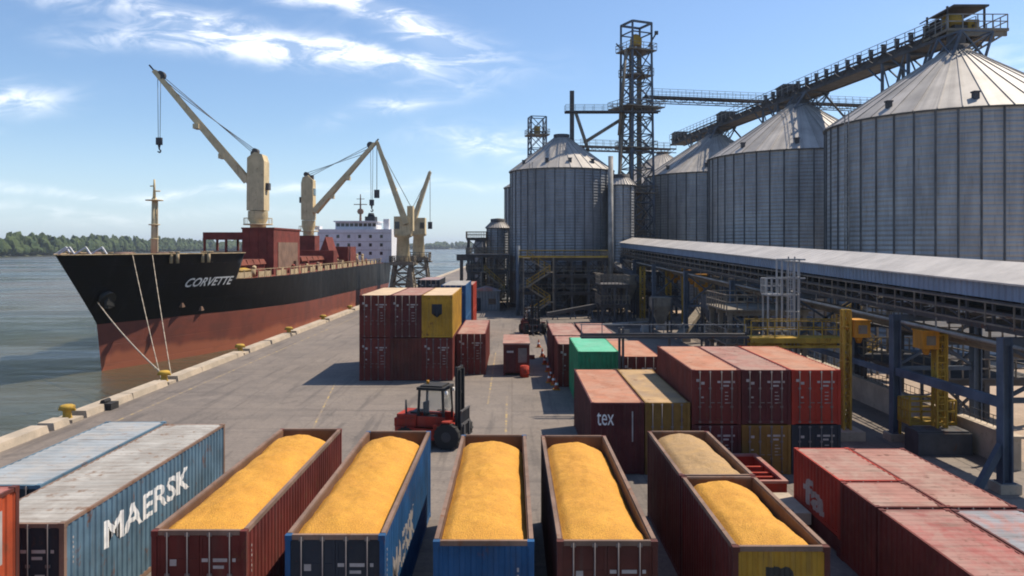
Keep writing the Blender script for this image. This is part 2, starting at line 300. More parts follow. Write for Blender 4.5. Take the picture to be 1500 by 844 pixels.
# ------------------------------------------------------------------ mesh builder
WLOC = {}
class MB:
    def __init__(s): s.v = []; s.f = []; s.mi = []; s.sm = []
    def add(s, vs, fs, mi=0, sm=False):
        o = len(s.v); s.v += [Vector(v) for v in vs]
        for f in fs: s.f.append([i+o for i in f]); s.mi.append(mi); s.sm.append(sm)
        return s
    def box(s, a, b, mi=0):
        x0, y0, z0 = a; x1, y1, z1 = b
        return s.add([(x0, y0, z0), (x1, y0, z0), (x1, y1, z0), (x0, y1, z0), (x0, y0, z1), (x1, y0, z1), (x1, y1, z1), (x0, y1, z1)],
              [(3, 2, 1, 0), (4, 5, 6, 7), (0, 1, 5, 4), (1, 2, 6, 5), (2, 3, 7, 6), (3, 0, 4, 7)], mi)
    def cbox(s, c, d, mi=0): return s.box([c[i]-d[i]/2 for i in range(3)], [c[i]+d[i]/2 for i in range(3)], mi)
    def bar(s, p, q, w=.1, h=None, mi=0, w2=None):
        p, q = Vector(p), Vector(q); h = h or w; d = (q-p)
        if d.length < 1e-6: return s
        d.normalize(); up = Vector((0, 0, 1)) if abs(d.z) < .95 else Vector((0, 1, 0))
        r = d.cross(up).normalized(); u = r.cross(d); vs = []
        k2 = (w2 or w)/w
        for pt, kk in ((p, 1), (q, k2)):
            for a, b in ((-1, -1), (1, -1), (1, 1), (-1, 1)): vs.append(pt + r*a*w/2*kk + u*b*h/2*kk)
        return s.add(vs, [(0, 1, 2, 3), (7, 6, 5, 4), (0, 4, 5, 1), (1, 5, 6, 2), (2, 6, 7, 3), (3, 7, 4, 0)], mi)
    def tube(s, p, q, r=.05, n=8, r2=None, caps=True, mi=0):
        p, q = Vector(p), Vector(q); d = (q-p).normalized(); up = Vector((0, 0, 1)) if abs(d.z) < .95 else Vector((0, 1, 0))
        a = d.cross(up).normalized(); b = a.cross(d); r2 = r if r2 is None else r2
        vs = []
        for pt, rr in ((p, r), (q, r2)):
            for i in range(n):
                t = 2*math.pi*i/n; vs.append(pt + a*math.cos(t)*rr + b*math.sin(t)*rr)
        o = len(s.v); s.add(vs, [(i, (i+1) % n, n+(i+1) % n, n+i) for i in range(n)], mi, True)
        if caps: s.f += [[o+i for i in range(n)][::-1], [o+n+i for i in range(n)]]; s.mi += [mi, mi]; s.sm += [False, False]
        return s
    def path(s, pts, r=.05, n=6, mi=0):
        for a, b in zip(pts[:-1], pts[1:]): s.tube(a, b, r, n, mi=mi)
        return s
    def lathe(s, c, prof, n=24, mi=0, sm=True):
        o = []
        for (r, z) in prof:
            for i in range(n):
                t = 2*math.pi*i/n; o.append((c[0]+r*math.cos(t), c[1]+r*math.sin(t), c[2]+z))
        fs = []
        for j in range(len(prof)-1):
            for i in range(n): fs.append((j*n+i, j*n+(i+1) % n, (j+1)*n+(i+1) % n, (j+1)*n+i))
        return s.add(o, fs, mi, sm)
    def prism(s, poly, z0, z1, mi=0):
        n = len(poly); vs = [(x, y, z0) for x, y in poly]+[(x, y, z1) for x, y in poly]
        return s.add(vs, [tuple(range(n))[::-1], tuple(range(n, 2*n))]+[(i, (i+1) % n, n+(i+1) % n, n+i) for i in range(n)], mi)
    def build(s, name, mat, parent=None, local=False):
        off = Vector((0, 0, 0)) if (parent is None or local) else WLOC[parent.name]
        me = bpy.data.meshes.new(name); me.from_pydata([v-off for v in s.v], [], s.f)
        mats = mat if isinstance(mat, (list, tuple)) else [mat]
        for m_ in mats: me.materials.append(m_)
        me.polygons.foreach_set('material_index', s.mi); me.polygons.foreach_set('use_smooth', s.sm); me.update()
        o = bpy.data.objects.new(name, me); COL.objects.link(o)
        if parent is not None: o.parent = parent; WLOC[o.name] = off.copy() if not local else Vector((0, 0, 0))
        else: WLOC[o.name] = Vector((0, 0, 0))
        return o
def tag(o, label=None, cat=None, group=None, kind=None):
    if label: o['label'] = label
    if cat: o['category'] = cat
    if group: o['group'] = group
    if kind: o['kind'] = kind
    return o
def thing(name, label, cat, loc=(0, 0, 0), rz=0, group=None):
    o = bpy.data.objects.new(name, None); COL.objects.link(o); o.location = loc; o.rotation_euler = (0, 0, rz); o.empty_display_size = .3
    WLOC[o.name] = Vector(loc)
    return tag(o, label, cat, group)
def single(mb, name, mat, label, cat, group=None, base=None):
    """a thing that is one mesh, its origin at its base"""
    lo = Vector([min(v[i] for v in mb.v) for i in range(3)]); hi = Vector([max(v[i] for v in mb.v) for i in range(3)])
    b = Vector(base) if base else Vector(((lo.x+hi.x)/2, (lo.y+hi.y)/2, lo.z))
    mb.v = [v-b for v in mb.v]; o = mb.build(name, mat); o.location = b; WLOC[o.name] = b
    return tag(o, label, cat, group)
def structure(mb, name, mat): return tag(mb.build(name, mat), kind='structure')
def children(o): return [c for c in bpy.data.objects if c.parent == o]
def copy_tree(o, parent=None):
    c = o.copy(); COL.objects.link(c)
    if parent: c.parent = parent
    for ch in children(o): copy_tree(ch, c)
    return c

def text_bm(s, bold=.015, shear=0):
    cu = bpy.data.curves.new('t', 'FONT'); cu.body = s; cu.size = 1; cu.offset = bold; cu.shear = shear; cu.resolution_u = 3
    o = bpy.data.objects.new('t', cu); COL.objects.link(o); bpy.context.view_layer.update()
    me = bpy.data.meshes.new_from_object(o.evaluated_get(bpy.context.evaluated_depsgraph_get()))
    bpy.data.objects.remove(o); bm = bmesh.new(); bm.from_mesh(me)
    x0 = min(v.co.x for v in bm.verts); x1 = max(v.co.x for v in bm.verts); y0 = min(v.co.y for v in bm.verts); y1 = max(v.co.y for v in bm.verts)
    for v in bm.verts: v.co.x = (v.co.x-x0)/(x1-x0); v.co.y = (v.co.y-y0)/(y1-y0); v.co.z = 0
    return bm
def cut_u(bm, us, axis=0):
    no = (1, 0, 0) if axis == 0 else (0, 1, 0)
    for u in us:
        bmesh.ops.bisect_plane(bm, geom=bm.verts[:]+bm.edges[:]+bm.faces[:], plane_co=(u, 0, 0) if axis == 0 else (0, u, 0), plane_no=no, dist=1e-6)
def bm_mb(bm, fn):
    mb = MB(); bm.verts.ensure_lookup_table()
    mb.add([fn(v.co.x, v.co.y) for v in bm.verts], [tuple(v.index for v in f.verts) for f in bm.faces]); bm.free()
    return mb

# ------------------------------------------------------------------ setting: land, quay, water, banks
WATER = -2.8
def quay_x(y): return -27+.0105*(y-45)
g = MB()
poly = [(quay_x(-150), -150), (5000, -150), (5000, 6000), (420, 6000), (120, 1500), (10, 620), (quay_x(430), 430)]
g.add([(x, y, 0) for x, y in poly], [tuple(range(len(poly)))])
structure(g, 'ground', M['ground'])
qw = MB(); qw.add([(quay_x(-150)+.001, -150, -.001), (quay_x(430)+.001, 430, -.001), (quay_x(430)+.001, 430, -6), (quay_x(-150)+.001, -150, -6)], [(0, 1, 2, 3)])
for y in range(-40, 400, 6): qw.bar((quay_x(y)-.12, y, -.5), (quay_x(y)-.12, y, -5), .3)
structure(qw, 'quay_wall', M['concrete'])
kb = MB(); y = -20.0; rr = random.Random(3)
GAPS = [47.0, 59.8, 76, 92, 108, 125, 150, 180]
while y < 420:
    L = rr.uniform(5.5, 8.5)
    a, b = y, y+L
    for gp in GAPS:
        if a < gp-.9 < b: b = gp-.9
        if a < gp+.9 and b > gp-.9 and a >= gp-.9: a = gp+.9; b = max(b, a+4)
    x0, x1 = quay_x(a), quay_x(b); h = .42
    kb.add([(x0, a, .004), (x0+1.05, a, .004), (x1+1.05, b, .004), (x1, b, .004), (x0+.06, a+.03, h), (x0+.96, a+.05, h), (x1+.96, b-.05, h), (x1+.06, b-.03, h)],
           [(3, 2, 1, 0), (4, 5, 6, 7), (0, 1, 5, 4), (1, 2, 6, 5), (2, 3, 7, 6), (3, 0, 4, 7)])
    y = b+(.03 if rr.random() < .75 else .5)
structure(kb, 'quay_kerb', M['concrete'])
wt = MB(); wt.add([(-6400, -550, WATER), (5400, -550, WATER), (5400, 7300, WATER), (-6400, 7300, WATER)], [(0, 1, 2, 3)]); structure(wt, 'river', M['water'])
ln = MB()
def stripe(p, q, w=.14, z=.004):
    p, q = Vector((*p, z)), Vector((*q, z)); d = (q-p).normalized(); n = Vector((-d.y, d.x, 0))*w/2
    ln.add([p-n, q-n, q+n, p+n], [(0, 1, 2, 3)])
stripe((quay_x(10)+3.3, 10), (quay_x(320)+3.3, 320), .16)
stripe((-9.9, 12), (-9.9, 34), .16); stripe((-9.9, 34), (-13.5, 60), .12); stripe((-.35, 33), (-.35, 55), .13); stripe((-1.6, 52), (-1.6, 78), .13)
stripe((9.9, 28), (9.9, 35.5), .12)
structure(ln, 'road_marking', M['line'])
sd = MB(); sd.add([(23.9, 20, .004), (140, 20, .004), (140, 230, .004), (25.5, 230, .004), (25.5, 52, .004)], [(0, 1, 2, 3, 4)]); structure(sd, 'dirt_yard', M['sand'])

# far bank: a low green wood that follows the river bend
def bank_pts():
    return [(-900, 620), (-600, 900), (-640, 1150), (-700, 1500), (-735, 1950), (-620, 2500), (-420, 2850), (-150, 3050), (300, 3150), (900, 3200)]
bp = bank_pts(); bl = MB()
vs = []
for (x, y) in bp: vs += [(x, y, WATER-.5), (x-8, y+6, WATER+1.6), (x-600, y+1800, WATER+4)]
bl.add(vs, [f for i in range(len(bp)-1) for f in ((3*i, 3*i+3, 3*i+4, 3*i+1), (3*i+1, 3*i+4, 3*i+5, 3*i+2))])
structure(bl, 'far_bank', plain('bank soil and grass', (.10, .11, .05), .95))
k = NB('woodland leaves'); P = k.pos(); a = k.noise(P, .06, 4, .6); b_ = k.noise(P, .7, 5, .7)
c = k.mix(k.ramp(a, .35, .65), (.018, .043, .007), (.048, .074, .014)); k.color(k.scale(c, k.ramp(b_, .3, .7, .6, 1.4))); k.rough(.9); M['leaf'] = k.m
def icos(sub=2):
    bm = bmesh.new(); bmesh.ops.create_icosphere(bm, subdivisions=sub, radius=1); bm.verts.ensure_lookup_table()
    r = ([v.co.copy() for v in bm.verts], [tuple(v.index for v in f.verts) for f in bm.faces]); bm.free(); return r
from mathutils import noise as mnoise
wd = MB(); rr = random.Random(5); iv, if_ = icos(2)
for i in range(len(bp)-1):
    (xa, ya), (xb, yb) = bp[i], bp[i+1]; n = int(math.hypot(xb-xa, yb-ya)/(6.5 if ya < 1900 else 11))
    for j in range(n*3):
        t = rr.random(); row = rr.choice((0, 0, 1, 2)); d = row*13+rr.uniform(0, 10)
        x = xa+(xb-xa)*t-d*.75; y = ya+(yb-ya)*t+d*.8; h = rr.choice((rr.uniform(12, 18), rr.uniform(18, 25), rr.uniform(24, 31)))*(.95 if row else .75); w = rr.uniform(4.2, 8)
        if ya >= 1900: w *= 1.7
        sd_ = Vector((rr.uniform(0, 99), rr.uniform(0, 99), rr.uniform(0, 99)))
        vv = []
        for v in iv:
            q = 1+.42*mnoise.noise(v*1.7+sd_)+.22*mnoise.noise(v*4.3+sd_)
            zz = v.z*q; vv.append((x+v.x*q*w, y+v.y*q*w, WATER+1+h*.56+zz*h*.5))
        wd.add(vv, if_, 0, False)
tag(wd.build('far_woodland', M['leaf']), 'long low belt of green trees along the far river bank', 'woodland', kind='stuff')

# haze
hz = MB(); hz.box((-6450, -600, -7), (5450, 7350, 62)); ho = hz.build('haze', None) if False else None
def haze():
    mb = MB(); mb.box((-6450, -600, -7), (5450, 7350, 62)); m_ = bpy.data.materials.new('river haze'); m_.use_nodes = True; nt = m_.node_tree
    nt.nodes.remove(nt.nodes['Principled BSDF']); pv = nt.nodes.new('ShaderNodeVolumePrincipled'); pv.inputs['Color'].default_value = (.74, .84, 1, 1); pv.inputs['Density'].default_value = .00010
    pv.inputs['Anisotropy'].default_value = .2
    nt.links.new(pv.outputs[0], nt.nodes['Material Output'].inputs['Volume']); tag(mb.build('haze', m_), kind='stuff', label='thin blue haze over the river', cat='haze')
haze()

# ------------------------------------------------------------------ containers
def corr_steps(a, b, pitch):
    """(position, depth 0..1) along a corrugated sheet"""
    out = [(a, 0)]; n = max(1, round((b-a)/pitch)); p = (b-a)/n
    for i in range(n):
        s = a+i*p; out += [(s+.28*p, 0), (s+.42*p, 1), (s+.80*p, 1), (s+.94*p, 0)]
    out.append((b, 0)); return out
def depth_at(steps, s):
    for (a, da), (b, db) in zip(steps[:-1], steps[1:]):
        if a <= s <= b: return da+(db-da)*((s-a)/(b-a) if b > a else 0)
    return 0
DEP = .034
def container(label, x, y, z, W_, L, H, col, roof=None, front='door', far='panel', open_top=False, group=None, pitch=.30, post=None, doorcol=None, marks=2, rim=None, endcol=None):
    m = M[col]; t = thing('shipping_container', label, 'container', (x+W_/2, y+L/2, z), 0, group)
    x1, y1, z1 = x+W_, y+L, z+H; p = .13
    fr = MB()
    for px in (x, x1-p):
        for py in (y, y1-p): fr.box((px, py, z+.02), (px+p, py+p, z1-.012))
    for py in (y+.012, y1-.1-.012): fr.box((x+p, py, z+.03), (x1-p, py+.1, z+.17))
    for px in (x+.012, x1-.1-.012): fr.box((px, y+p, z+.03), (px+.1, y1-p, z+.17))
    if not open_top:
        for py in (y+.012, y1-.112): fr.box((x+p, py, z1-.12), (x1-p, py+.1, z1-.016))
        for px in (x+.012, x1-.082): fr.box((px, y+p, z1-.10), (px+.07, y1-p, z1-.016))
    for px in (x-.006, x1-.166):
        for py in (y-.006, y1-.172):
            for pz in (z, z1-.13): fr.box((px, py, pz), (px+.172, py+.178, pz+.13))
    fr.build('frame', M[post] if post else m, t)
    if open_top:
        rb = MB()
        for py in (y+.012, y1-.122): rb.box((x+.166, py, z1-.11), (x1-.166, py+.10, z1+.012))
        for px in (x+.012, x1-.122): rb.box((px, y+.172, z1-.11), (px+.11, y1-.172, z1+.012))
        rb.build('rim', M[rim or 'rim'], t)
        iw = MB(); a = .135
        iw.box((x+a, y+a, z+.2), (x+a+.02, y1-a, z1-.03)); iw.box((x1-a-.02, y+a, z+.2), (x1-a, y1-a, z1-.03))
        iw.box((x+a+.02, y+a, z+.2), (x1-a-.02, y+a+.02, z1-.03)); iw.box((x+a+.02, y1-a-.02, z+.2), (x1-a-.02, y1-a, z1-.03))
        iw.build('inner_wall', M['inner'], t)
    fl = MB(); fl.box((x+.115, y+.125, z+.04), (x1-.115, y1-.125, z+.17)); fl.build('floor', M['floor'], t)
    for sx, sg in ((x+.015, 1), (x1-.015, -1)):
        st = corr_steps(y+p, y1-p, pitch); mb = MB(); vs = []; fs = []
        for i, (s, d) in enumerate(st):
            xx = sx+sg*d*DEP; vs += [(xx, s, z+.172), (xx, s, z1-.10)]
            if i: a = 2*(i-1); fs.append((a, a+2, a+3, a+1) if sg < 0 else (a, a+1, a+3, a+2))
        mb.add(vs, fs); mb.build('side_panel', m, t)
    if not open_top:
        st = corr_steps(y+.12, y1-.12, max(pitch*1.3, .36)); mb = MB(); vs = []; fs = []
        for i, (s, d) in enumerate(st):
            zz = z1-.014-d*.02; vs += [(x+.084, s, zz), (x1-.084, s, zz)]
            if i: a = 2*(i-1); fs.append((a, a+1, a+3, a+2))
        mb.add(vs, fs); mb.build('roof_panel', M[roof] if roof else m, t)
    def end_panel(yy, sg, mm):
        st = corr_steps(x+p, x1-p, .27); mb = MB(); vs = []; fs = []
        for i, (s, d) in enumerate(st):
            v = yy+sg*d*DEP; vs += [(s, v, z+.172), (s, v, z1-.12)]
            if i: a = 2*(i-1); fs.append((a, a+2, a+3, a+1) if sg > 0 else (a, a+1, a+3, a+2))
        mb.add(vs, fs); return mb.build('end_panel', mm, t)
    ep = M[endcol] if endcol else m
    end_panel(y1-.03, -1, m)
    if front == 'panel': t['front'] = end_panel(y+.03, 1, ep).name
    else:
        xm = (x+x1)/2; dm = M[doorcol] if doorcol else m
        for k_, (a, b) in enumerate(((x+p+.004, xm-.006), (xm+.006, x1-p-.004))):
            d = MB(); d.box((a, y+.05, z+.175), (b, y+.10, z1-.125))
            for fx in (a, b-.07): d.box((fx, y+.035, z+.175), (fx+.07, y+.05, z1-.125))
            nz_ = 5
            for i in range(nz_+1):
                zz = z+.175+(H-.3-.06)*i/nz_; d.box((a+.07, y+.038, zz), (b-.07, y+.05, zz+.06))
            dr = d.build('door', dm, t)
            w_ = b-a
            for fx in (a+.24*w_, a+.72*w_):
                lb = MB(); lb.tube((fx, y+.012, z+.05), (fx, y+.012, z1-.03), .022, 8)
                for zz in (z+.12, z+.32*H, z+.66*H, z1-.10): lb.box((fx-.06, y+.0, zz-.04), (fx+.06, y+.034, zz+.04))
                lb.bar((fx, y-.012, z+.40*H), (fx+(.20 if k_ == 0 else -.20), y-.012, z+.40*H), .02, .035)
                lb.build('locking_bar', M['bar'], dr)
            mk = MB(); r_ = random.Random(hash((round(x*10), round(y*10), k_, round(z))) & 0xffff)
            yy = y+.033
            if k_ == 1 and marks:
                zt = z1-.24*H
                mk.box((a+.05*w_, yy, zt), (a+.20*w_, yy+.002, zt+.09)); mk.box((a+.32*w_, yy, zt), (a+.66*w_, yy+.002, zt+.09)); mk.box((a+.78*w_, yy, zt), (a+.86*w_, yy+.002, zt+.09))
                mk.box((a+.32*w_, yy, zt-.17), (a+.58*w_, yy+.002, zt-.09))
                for q in range(4):
                    zz = z1-(.42+.065*q)*H; mk.box((a+.40*w_, yy, zz), (a+(.52+.14*r_.random())*w_, yy+.002, zz+.035))
            elif marks:
                mk.box((a+.30*w_, yy, z1-.27*H), (a+.46*w_, yy+.002, z1-.22*H)); mk.box((a+.31*w_, yy, z1-.52*H), (a+.42*w_, yy+.002, z1-.49*H))
                if marks > 1: mk.box((a+.08*w_, yy, z1-.22*H), (a+.24*w_, yy+.002, z1-.17*H))
            if mk.v: mk.build('marking', M['mark'], dr)
    return t
def side_text(t, s, side, x, y0, L, ya, yb, za, zb, mat='white', pitch=.30, bold=.035, shear=0):
    """letters painted on a corrugated long side: they follow every fold"""
    st = corr_steps(y0+.13, y0+L-.13, pitch); bm = text_bm(s, bold, shear)
    us = [(q-ya)/(yb-ya) if side > 0 else (yb-q)/(yb-ya) for q, d in st if ya < q < yb]; cut_u(bm, us)
    def fn(u, v):
        yy = ya+(yb-ya)*u if side > 0 else yb-(yb-ya)*u
        return (x-side*(.015+depth_at(st, yy)*DEP-.007), yy, za+(zb-za)*v)
    return bm_mb(bm, fn).build('lettering', M[mat], t)
def end_text(t, s, x, W_, y, xa, xb, za, zb, mat='white', bold=.02, bm=None):
    st = corr_steps(x+.13, x+W_-.13, .27); bm = bm or text_bm(s, bold); cut_u(bm, [(q-xa)/(xb-xa) for q, d in st if xa < q < xb])
    return bm_mb(bm, lambda u, v: (xa+(xb-xa)*u, y+.03+depth_at(st, xa+(xb-xa)*u)*DEP-.004, za+(zb-za)*v)).build('lettering', M[mat], t)

def heap(label, x, y, z, W_, L, H, mat, seed, drop_far=.42, drop_near=.06, side=.27, crown=-.08, mid=0):
    """loose grain: a long rounded mound inside the container walls"""
    rr = random.Random(seed); off = Vector((rr.uniform(0, 50), rr.uniform(0, 50), rr.uniform(0, 50)))
    nx, ny = 36, max(60, int(L*11)); a = .162; vs = []; fs = []
    for j in range(ny+1):
        v = j/ny; yy = y+a+(L-2*a)*v
        for i in range(nx+1):
            u = 2*i/nx-1; xx = x+a+(W_-2*a)*i/nx
            top = z+H-crown+.035*math.cos(yy*1.9+seed)*(1-.6*abs(u))-(drop_near+.10)*max(0, 1-v*9)**1.6-drop_far*max(0, (v-.86)/.14)**1.6
            wob = .085*mnoise.noise(Vector((xx*.5, yy*.45, 0))+off)+.07*mnoise.noise(Vector((xx*1.4, yy*1.2, 3))+off)+.035*mnoise.noise(Vector((xx*4, yy*4, 7))+off)+.02*mnoise.noise(Vector((xx*9, yy*9, 7))+off)
            us = u+.04+.08*mnoise.noise(Vector((0, yy*.35, 9))+off)
            sd = side*(.30+.70*min(1, v*5))*(abs(us)**1.9)*(1+.35*mnoise.noise(Vector((5, yy*.8, 2))+off))*(1.35 if us > 0 else .75)
            sd += .10*max(0, abs(u)-.8)/.2
            vs.append((xx, yy, max(top-sd+wob*(1-.5*abs(u))*min(1, v*8), z+.4)))
    for j in range(ny):
        for i in range(nx): b = j*(nx+1)+i; fs.append((b, b+1, b+nx+2, b+nx+1))
    n = len(vs); vs += [(x+a, y+a, z+.18), (x+W_-a, y+a, z+.18), (x+W_-a, y+L-a, z+.18), (x+a, y+L-a, z+.18)]
    mb = MB(); mb.add(vs[:n], fs, 0, True); mb.box((x+a, y+a, z+.18), (x+W_-a, y+L-a, z+.5))
    return single(mb, 'grain_heap', M[mat], label, 'grain', 'grain loads in the open containers', (x+W_/2, y+L/2, z+.18))

CH = 3.3
GR = 'open containers full of grain'
def side_marks(t, x, y0):
    for q in range(6): mk = MB(); mk.box((x-.013, y0+.42, 2.75-q*.13), (x-.009, y0+(.47, .45, .48, .44, .47, .46)[q], 2.81-q*.13)); mk.build('marking', M['mark'], t)
# front row, left to right
container('orange red ribbed container cut by the left picture edge', -14.74, 8.8, 1.22, 2.44, 10.8, CH, 'orange', 'roof_red', 'panel', group='closed containers at the near left', post='brown')
mk = MB(); mk.box((-12.318, 18.86, 2.8), (-12.312, 18.96, 4.1)); mk.build('marking', M['mark'], bpy.data.objects['shipping_container'])
tl = thing('flat_trailer', 'low flat trailer carrying the orange red container at left', 'trailer', (-13.5, 14, 0), 0)
m_ = MB(); m_.box((-14.7, 8.9, .95), (-12.35, 19.5, 1.21)); m_.box((-14.0, 9.2, .7), (-13.7, 19.2, .95)); m_.box((-13.35, 9.2, .7), (-13.05, 19.2, .95)); m_.build('bed', M['darksteel'], tl)
for wy in (10.2, 11.5, 17.2, 18.5):
    for wx in (-14.45, -12.6): m_ = MB(); m_.tube((wx-.16, wy, .46), (wx+.16, wy, .46), .45, 18); wo = m_.build('wheel', M['rubber'], tl); m_ = MB(); m_.tube((wx-.18, wy, .46), (wx+.18, wy, .46), .22, 12); m_.build('rim', M['bar'], wo)
t = container('long grey roofed container with big white letters on its blue side', -14.05, 20.35, 0, 2.44, 11.4, CH, 'mblue', 'roof_grey', 'door', group='closed containers at the near left', doorcol='dkblue', post='rim')
side_marks(t, -11.61, 20.35); side_text(t, 'MAERSK', 1, -11.61, 20.35, 11.4, 22.4, 28.3, 1.80, 2.62, bold=.022)
container('pale blue roofed container between the lettered one and the quay', -16.62, 23.6, 0, 2.44, 8.6, CH, 'mblue', 'roof_blue', 'door', group='closed containers at the near left', doorcol='dkblue')
G = [(-9.1, 19.8, 2.40, 11.1, 'red', 'door', None), (-5.64, 19.5, 2.48, 11.0, 'blue', 'door', 'dkblue'), (-1.92, 19.1, 2.46, 10.8, 'blue', 'panel', None), (1.1, 19.1, 2.45, 10.7, 'brown', 'door', None)]
GL = ['red open topped container leftmost in the row full of corn', 'blue open topped container with white letters on its right side', 'blue open topped container with a plain ribbed front end', 'brown red open topped container with four locking bars, right of the blue one']
HL = ['golden corn heaped in the leftmost red open container', 'golden corn heaped in the blue container with white side letters', 'golden corn heaped in the blue container with plain ribbed front', 'golden corn heaped in the brown red container with locking bars']
for i, (x, y, w, L, c, fr, dc) in enumerate(G):
    t = container(GL[i], x, y, 0, w, L, CH, c, None, fr, open_top=True, group=GR, doorcol=dc, marks=1, post=None)
    heap(HL[i], x, y, 0, w, L, CH, 'corn', i+1)
    if i == 1: side_text(t, 'MAERSK', 1, x+w, y, L, 20.9, 25.4, 1.25, 2.2, 'mark', bold=.02)
    if i < 2: side_marks(t, x+w, y)
    if i == 2:
        for q in range(5): mk = MB(); mk.box((x+w-.42, y+.024, 2.55-q*.17), (x+w-.37, y+.027, 2.65-q*.17)); mk.build('marking', M['mark'], t)
t = container('open topped container with red side and yellow front end, at the right of the row', 5.28, 18.75, 0, 2.32, 5.75, CH, 'red', None, 'panel', open_top=True, group=GR, endcol='yellow', post='brown')
end_text(t, 'm', 5.28, 2.32, 18.75, 5.28+.80, 5.28+1.46, 2.30, 2.84, 'black', .09)
heap('golden corn in the open container with the yellow front end', 5.28, 18.75, 0, 2.32, 5.75, CH, 'corn', 11, drop_far=.28)
container('brown red open container holding dusty tan grain, behind the yellow fronted one', 5.26, 24.6, 0, 2.36, 5.9, CH, 'brown', None, 'panel', open_top=True, group=GR, post='maroon')
heap('dusty tan grain in the open container behind the yellow fronted one', 5.26, 24.6, 0, 2.36, 5.9, CH, 'wheat', 12, drop_near=.0, drop_far=.5)
# near right block of pink roofed containers
BR = 'pink roofed containers at the near right'
t = container('bright red container with white letters on its side, far end of the pink roofed block', 11.0, 26.35, .62, 2.12, 4.3, 2.0, 'brightred', 'roof_pink', 'door', group=BR)
side_text(t, 'fa', -1, 11.0, 26.35, 4.3, 27.7, 29.7, .85, 1.85, 'mark', bold=.035)
fb = MB(); fb.box((11.04, 26.4, .1), (13.08, 30.6, .6)); fb.box((11.0, 26.36, .0), (13.12, 26.6, .3)); fb.box((11.0, 30.4, 0), (13.12, 30.63, .3))
single(fb, 'flat_rack', M['maroon'], 'dark brown flat rack under the bright red lettered container', 'rack')
container('dark red container with pink roof between the bright red one and the ribbed one', 11.0, 23.75, 0, 2.12, 2.55, 2.6, 'red', 'roof_pink', 'door', group=BR)
container('long pink roofed container with rust marks, alongside the gallery column', 13.16, 23.75, 0, 2.12, 6.9, 2.6, 'red', 'roof_pink', 'door', group=BR)
t = container('dark red container with bleached ribbed red roof at the bottom right', 11.0, 13.0, 0, 2.12, 10.6, 2.6, 'red', 'roof_red', 'door', group=BR)
for (a, b, c_) in ((18.95, 1.62, .16), (18.55, 1.5, .16), (18.8, 1.12, .12), (18.45, .9, .16)): mk = MB(); mk.tube((11.008, a, b), (11.012, a, b), c_*.6, 10); mk.build('marking', M['mark'], t)
container('container with grey and red patched roof at the bottom right corner', 13.16, 13.0, 0, 2.12, 10.55, 2.6, 'maroon', 'roof_slate', 'door', group=BR)
# middle right
MR = 'containers standing beyond the grain row at right'
t = container('maroon container with three white letters on its plain end', 3.62, 36.0, 0, 2.44, 9.8, CH, 'maroon', 'roof_orange', 'panel', group=MR)
end_text(t, 'tex', 3.62, 2.44, 36.0, 3.62+.28, 3.62+1.06, 2.25, 2.85, 'white', .0)
mk = MB(); mk.box((5.5, 36.024, 1.5), (5.56, 36.027, 2.9)); mk.build('marking', M['mark'], t)
container('ochre yellow container with tan roof beside the maroon lettered one', 6.11, 36.0, 0, 2.06, 9.8, CH, 'ochre', 'roof_tan', 'door', group=MR, marks=0)
XS = (8.25, 10.54, 12.83)
ST = 'red containers stacked two high at right'
for i, (c, lb) in enumerate((('maroon', 'dark red bottom container under the orange roofed one of the right stack'), ('ochre', 'ochre bottom container in the middle of the right stack'), ('dkblue', 'near black bottom container at the right end of the right stack'))):
    container(lb, XS[i], 36.0, 0, 2.25, 8.6, 2.28, c, None, 'door', group=ST, marks=1)
for i, (c, rf, lb) in enumerate((('red', 'roof_orange', 'red container with orange bleached roof, left on top of the right stack'), ('maroon', 'roof_pink', 'dark maroon container in the middle on top of the right stack'), ('brightred', 'roof_orange', 'bright red doored container on top of the right stack by the yellow post'))):
    container(lb, XS[i], 36.0, 2.3, 2.25, 8.6, 2.5, c, rf, 'door', group=ST, marks=2)
container('green container with bleached green roof', 4.2, 50, 0, 2.62, 7.8, 3.76, 'green', 'roof_green', 'panel', group=MR, pitch=.45)
container('brick red container standing right of the green one', 7.02, 50.3, 0, 2.5, 8.6, 3.4, 'red', 'roof_orange', 'door', group=MR, pitch=.45)
PK = 'pale pink roofed containers beyond the green one'
container('pink roofed container right behind the green one', 3.4, 58.3, 0, 2.44, 5.2, 3.2, 'red', 'roof_pink', 'door', group=PK, pitch=.5)
container('pink roofed container behind the brick red one', 6.0, 59.2, 0, 2.44, 4.3, 3.2, 'red', 'roof_pink', 'door', group=PK, pitch=.5)
container('far pink roofed container near the orange cones', 3.3, 64.0, 0, 2.44, 10, 3.2, 'maroon', 'roof_pink', 'door', group=PK, pitch=.5)
container('far pink roofed container nearest the grain gallery', 5.9, 64.0, 0, 2.6, 10, 3.2, 'maroon', 'roof_pink', 'door', group=PK, pitch=.5)
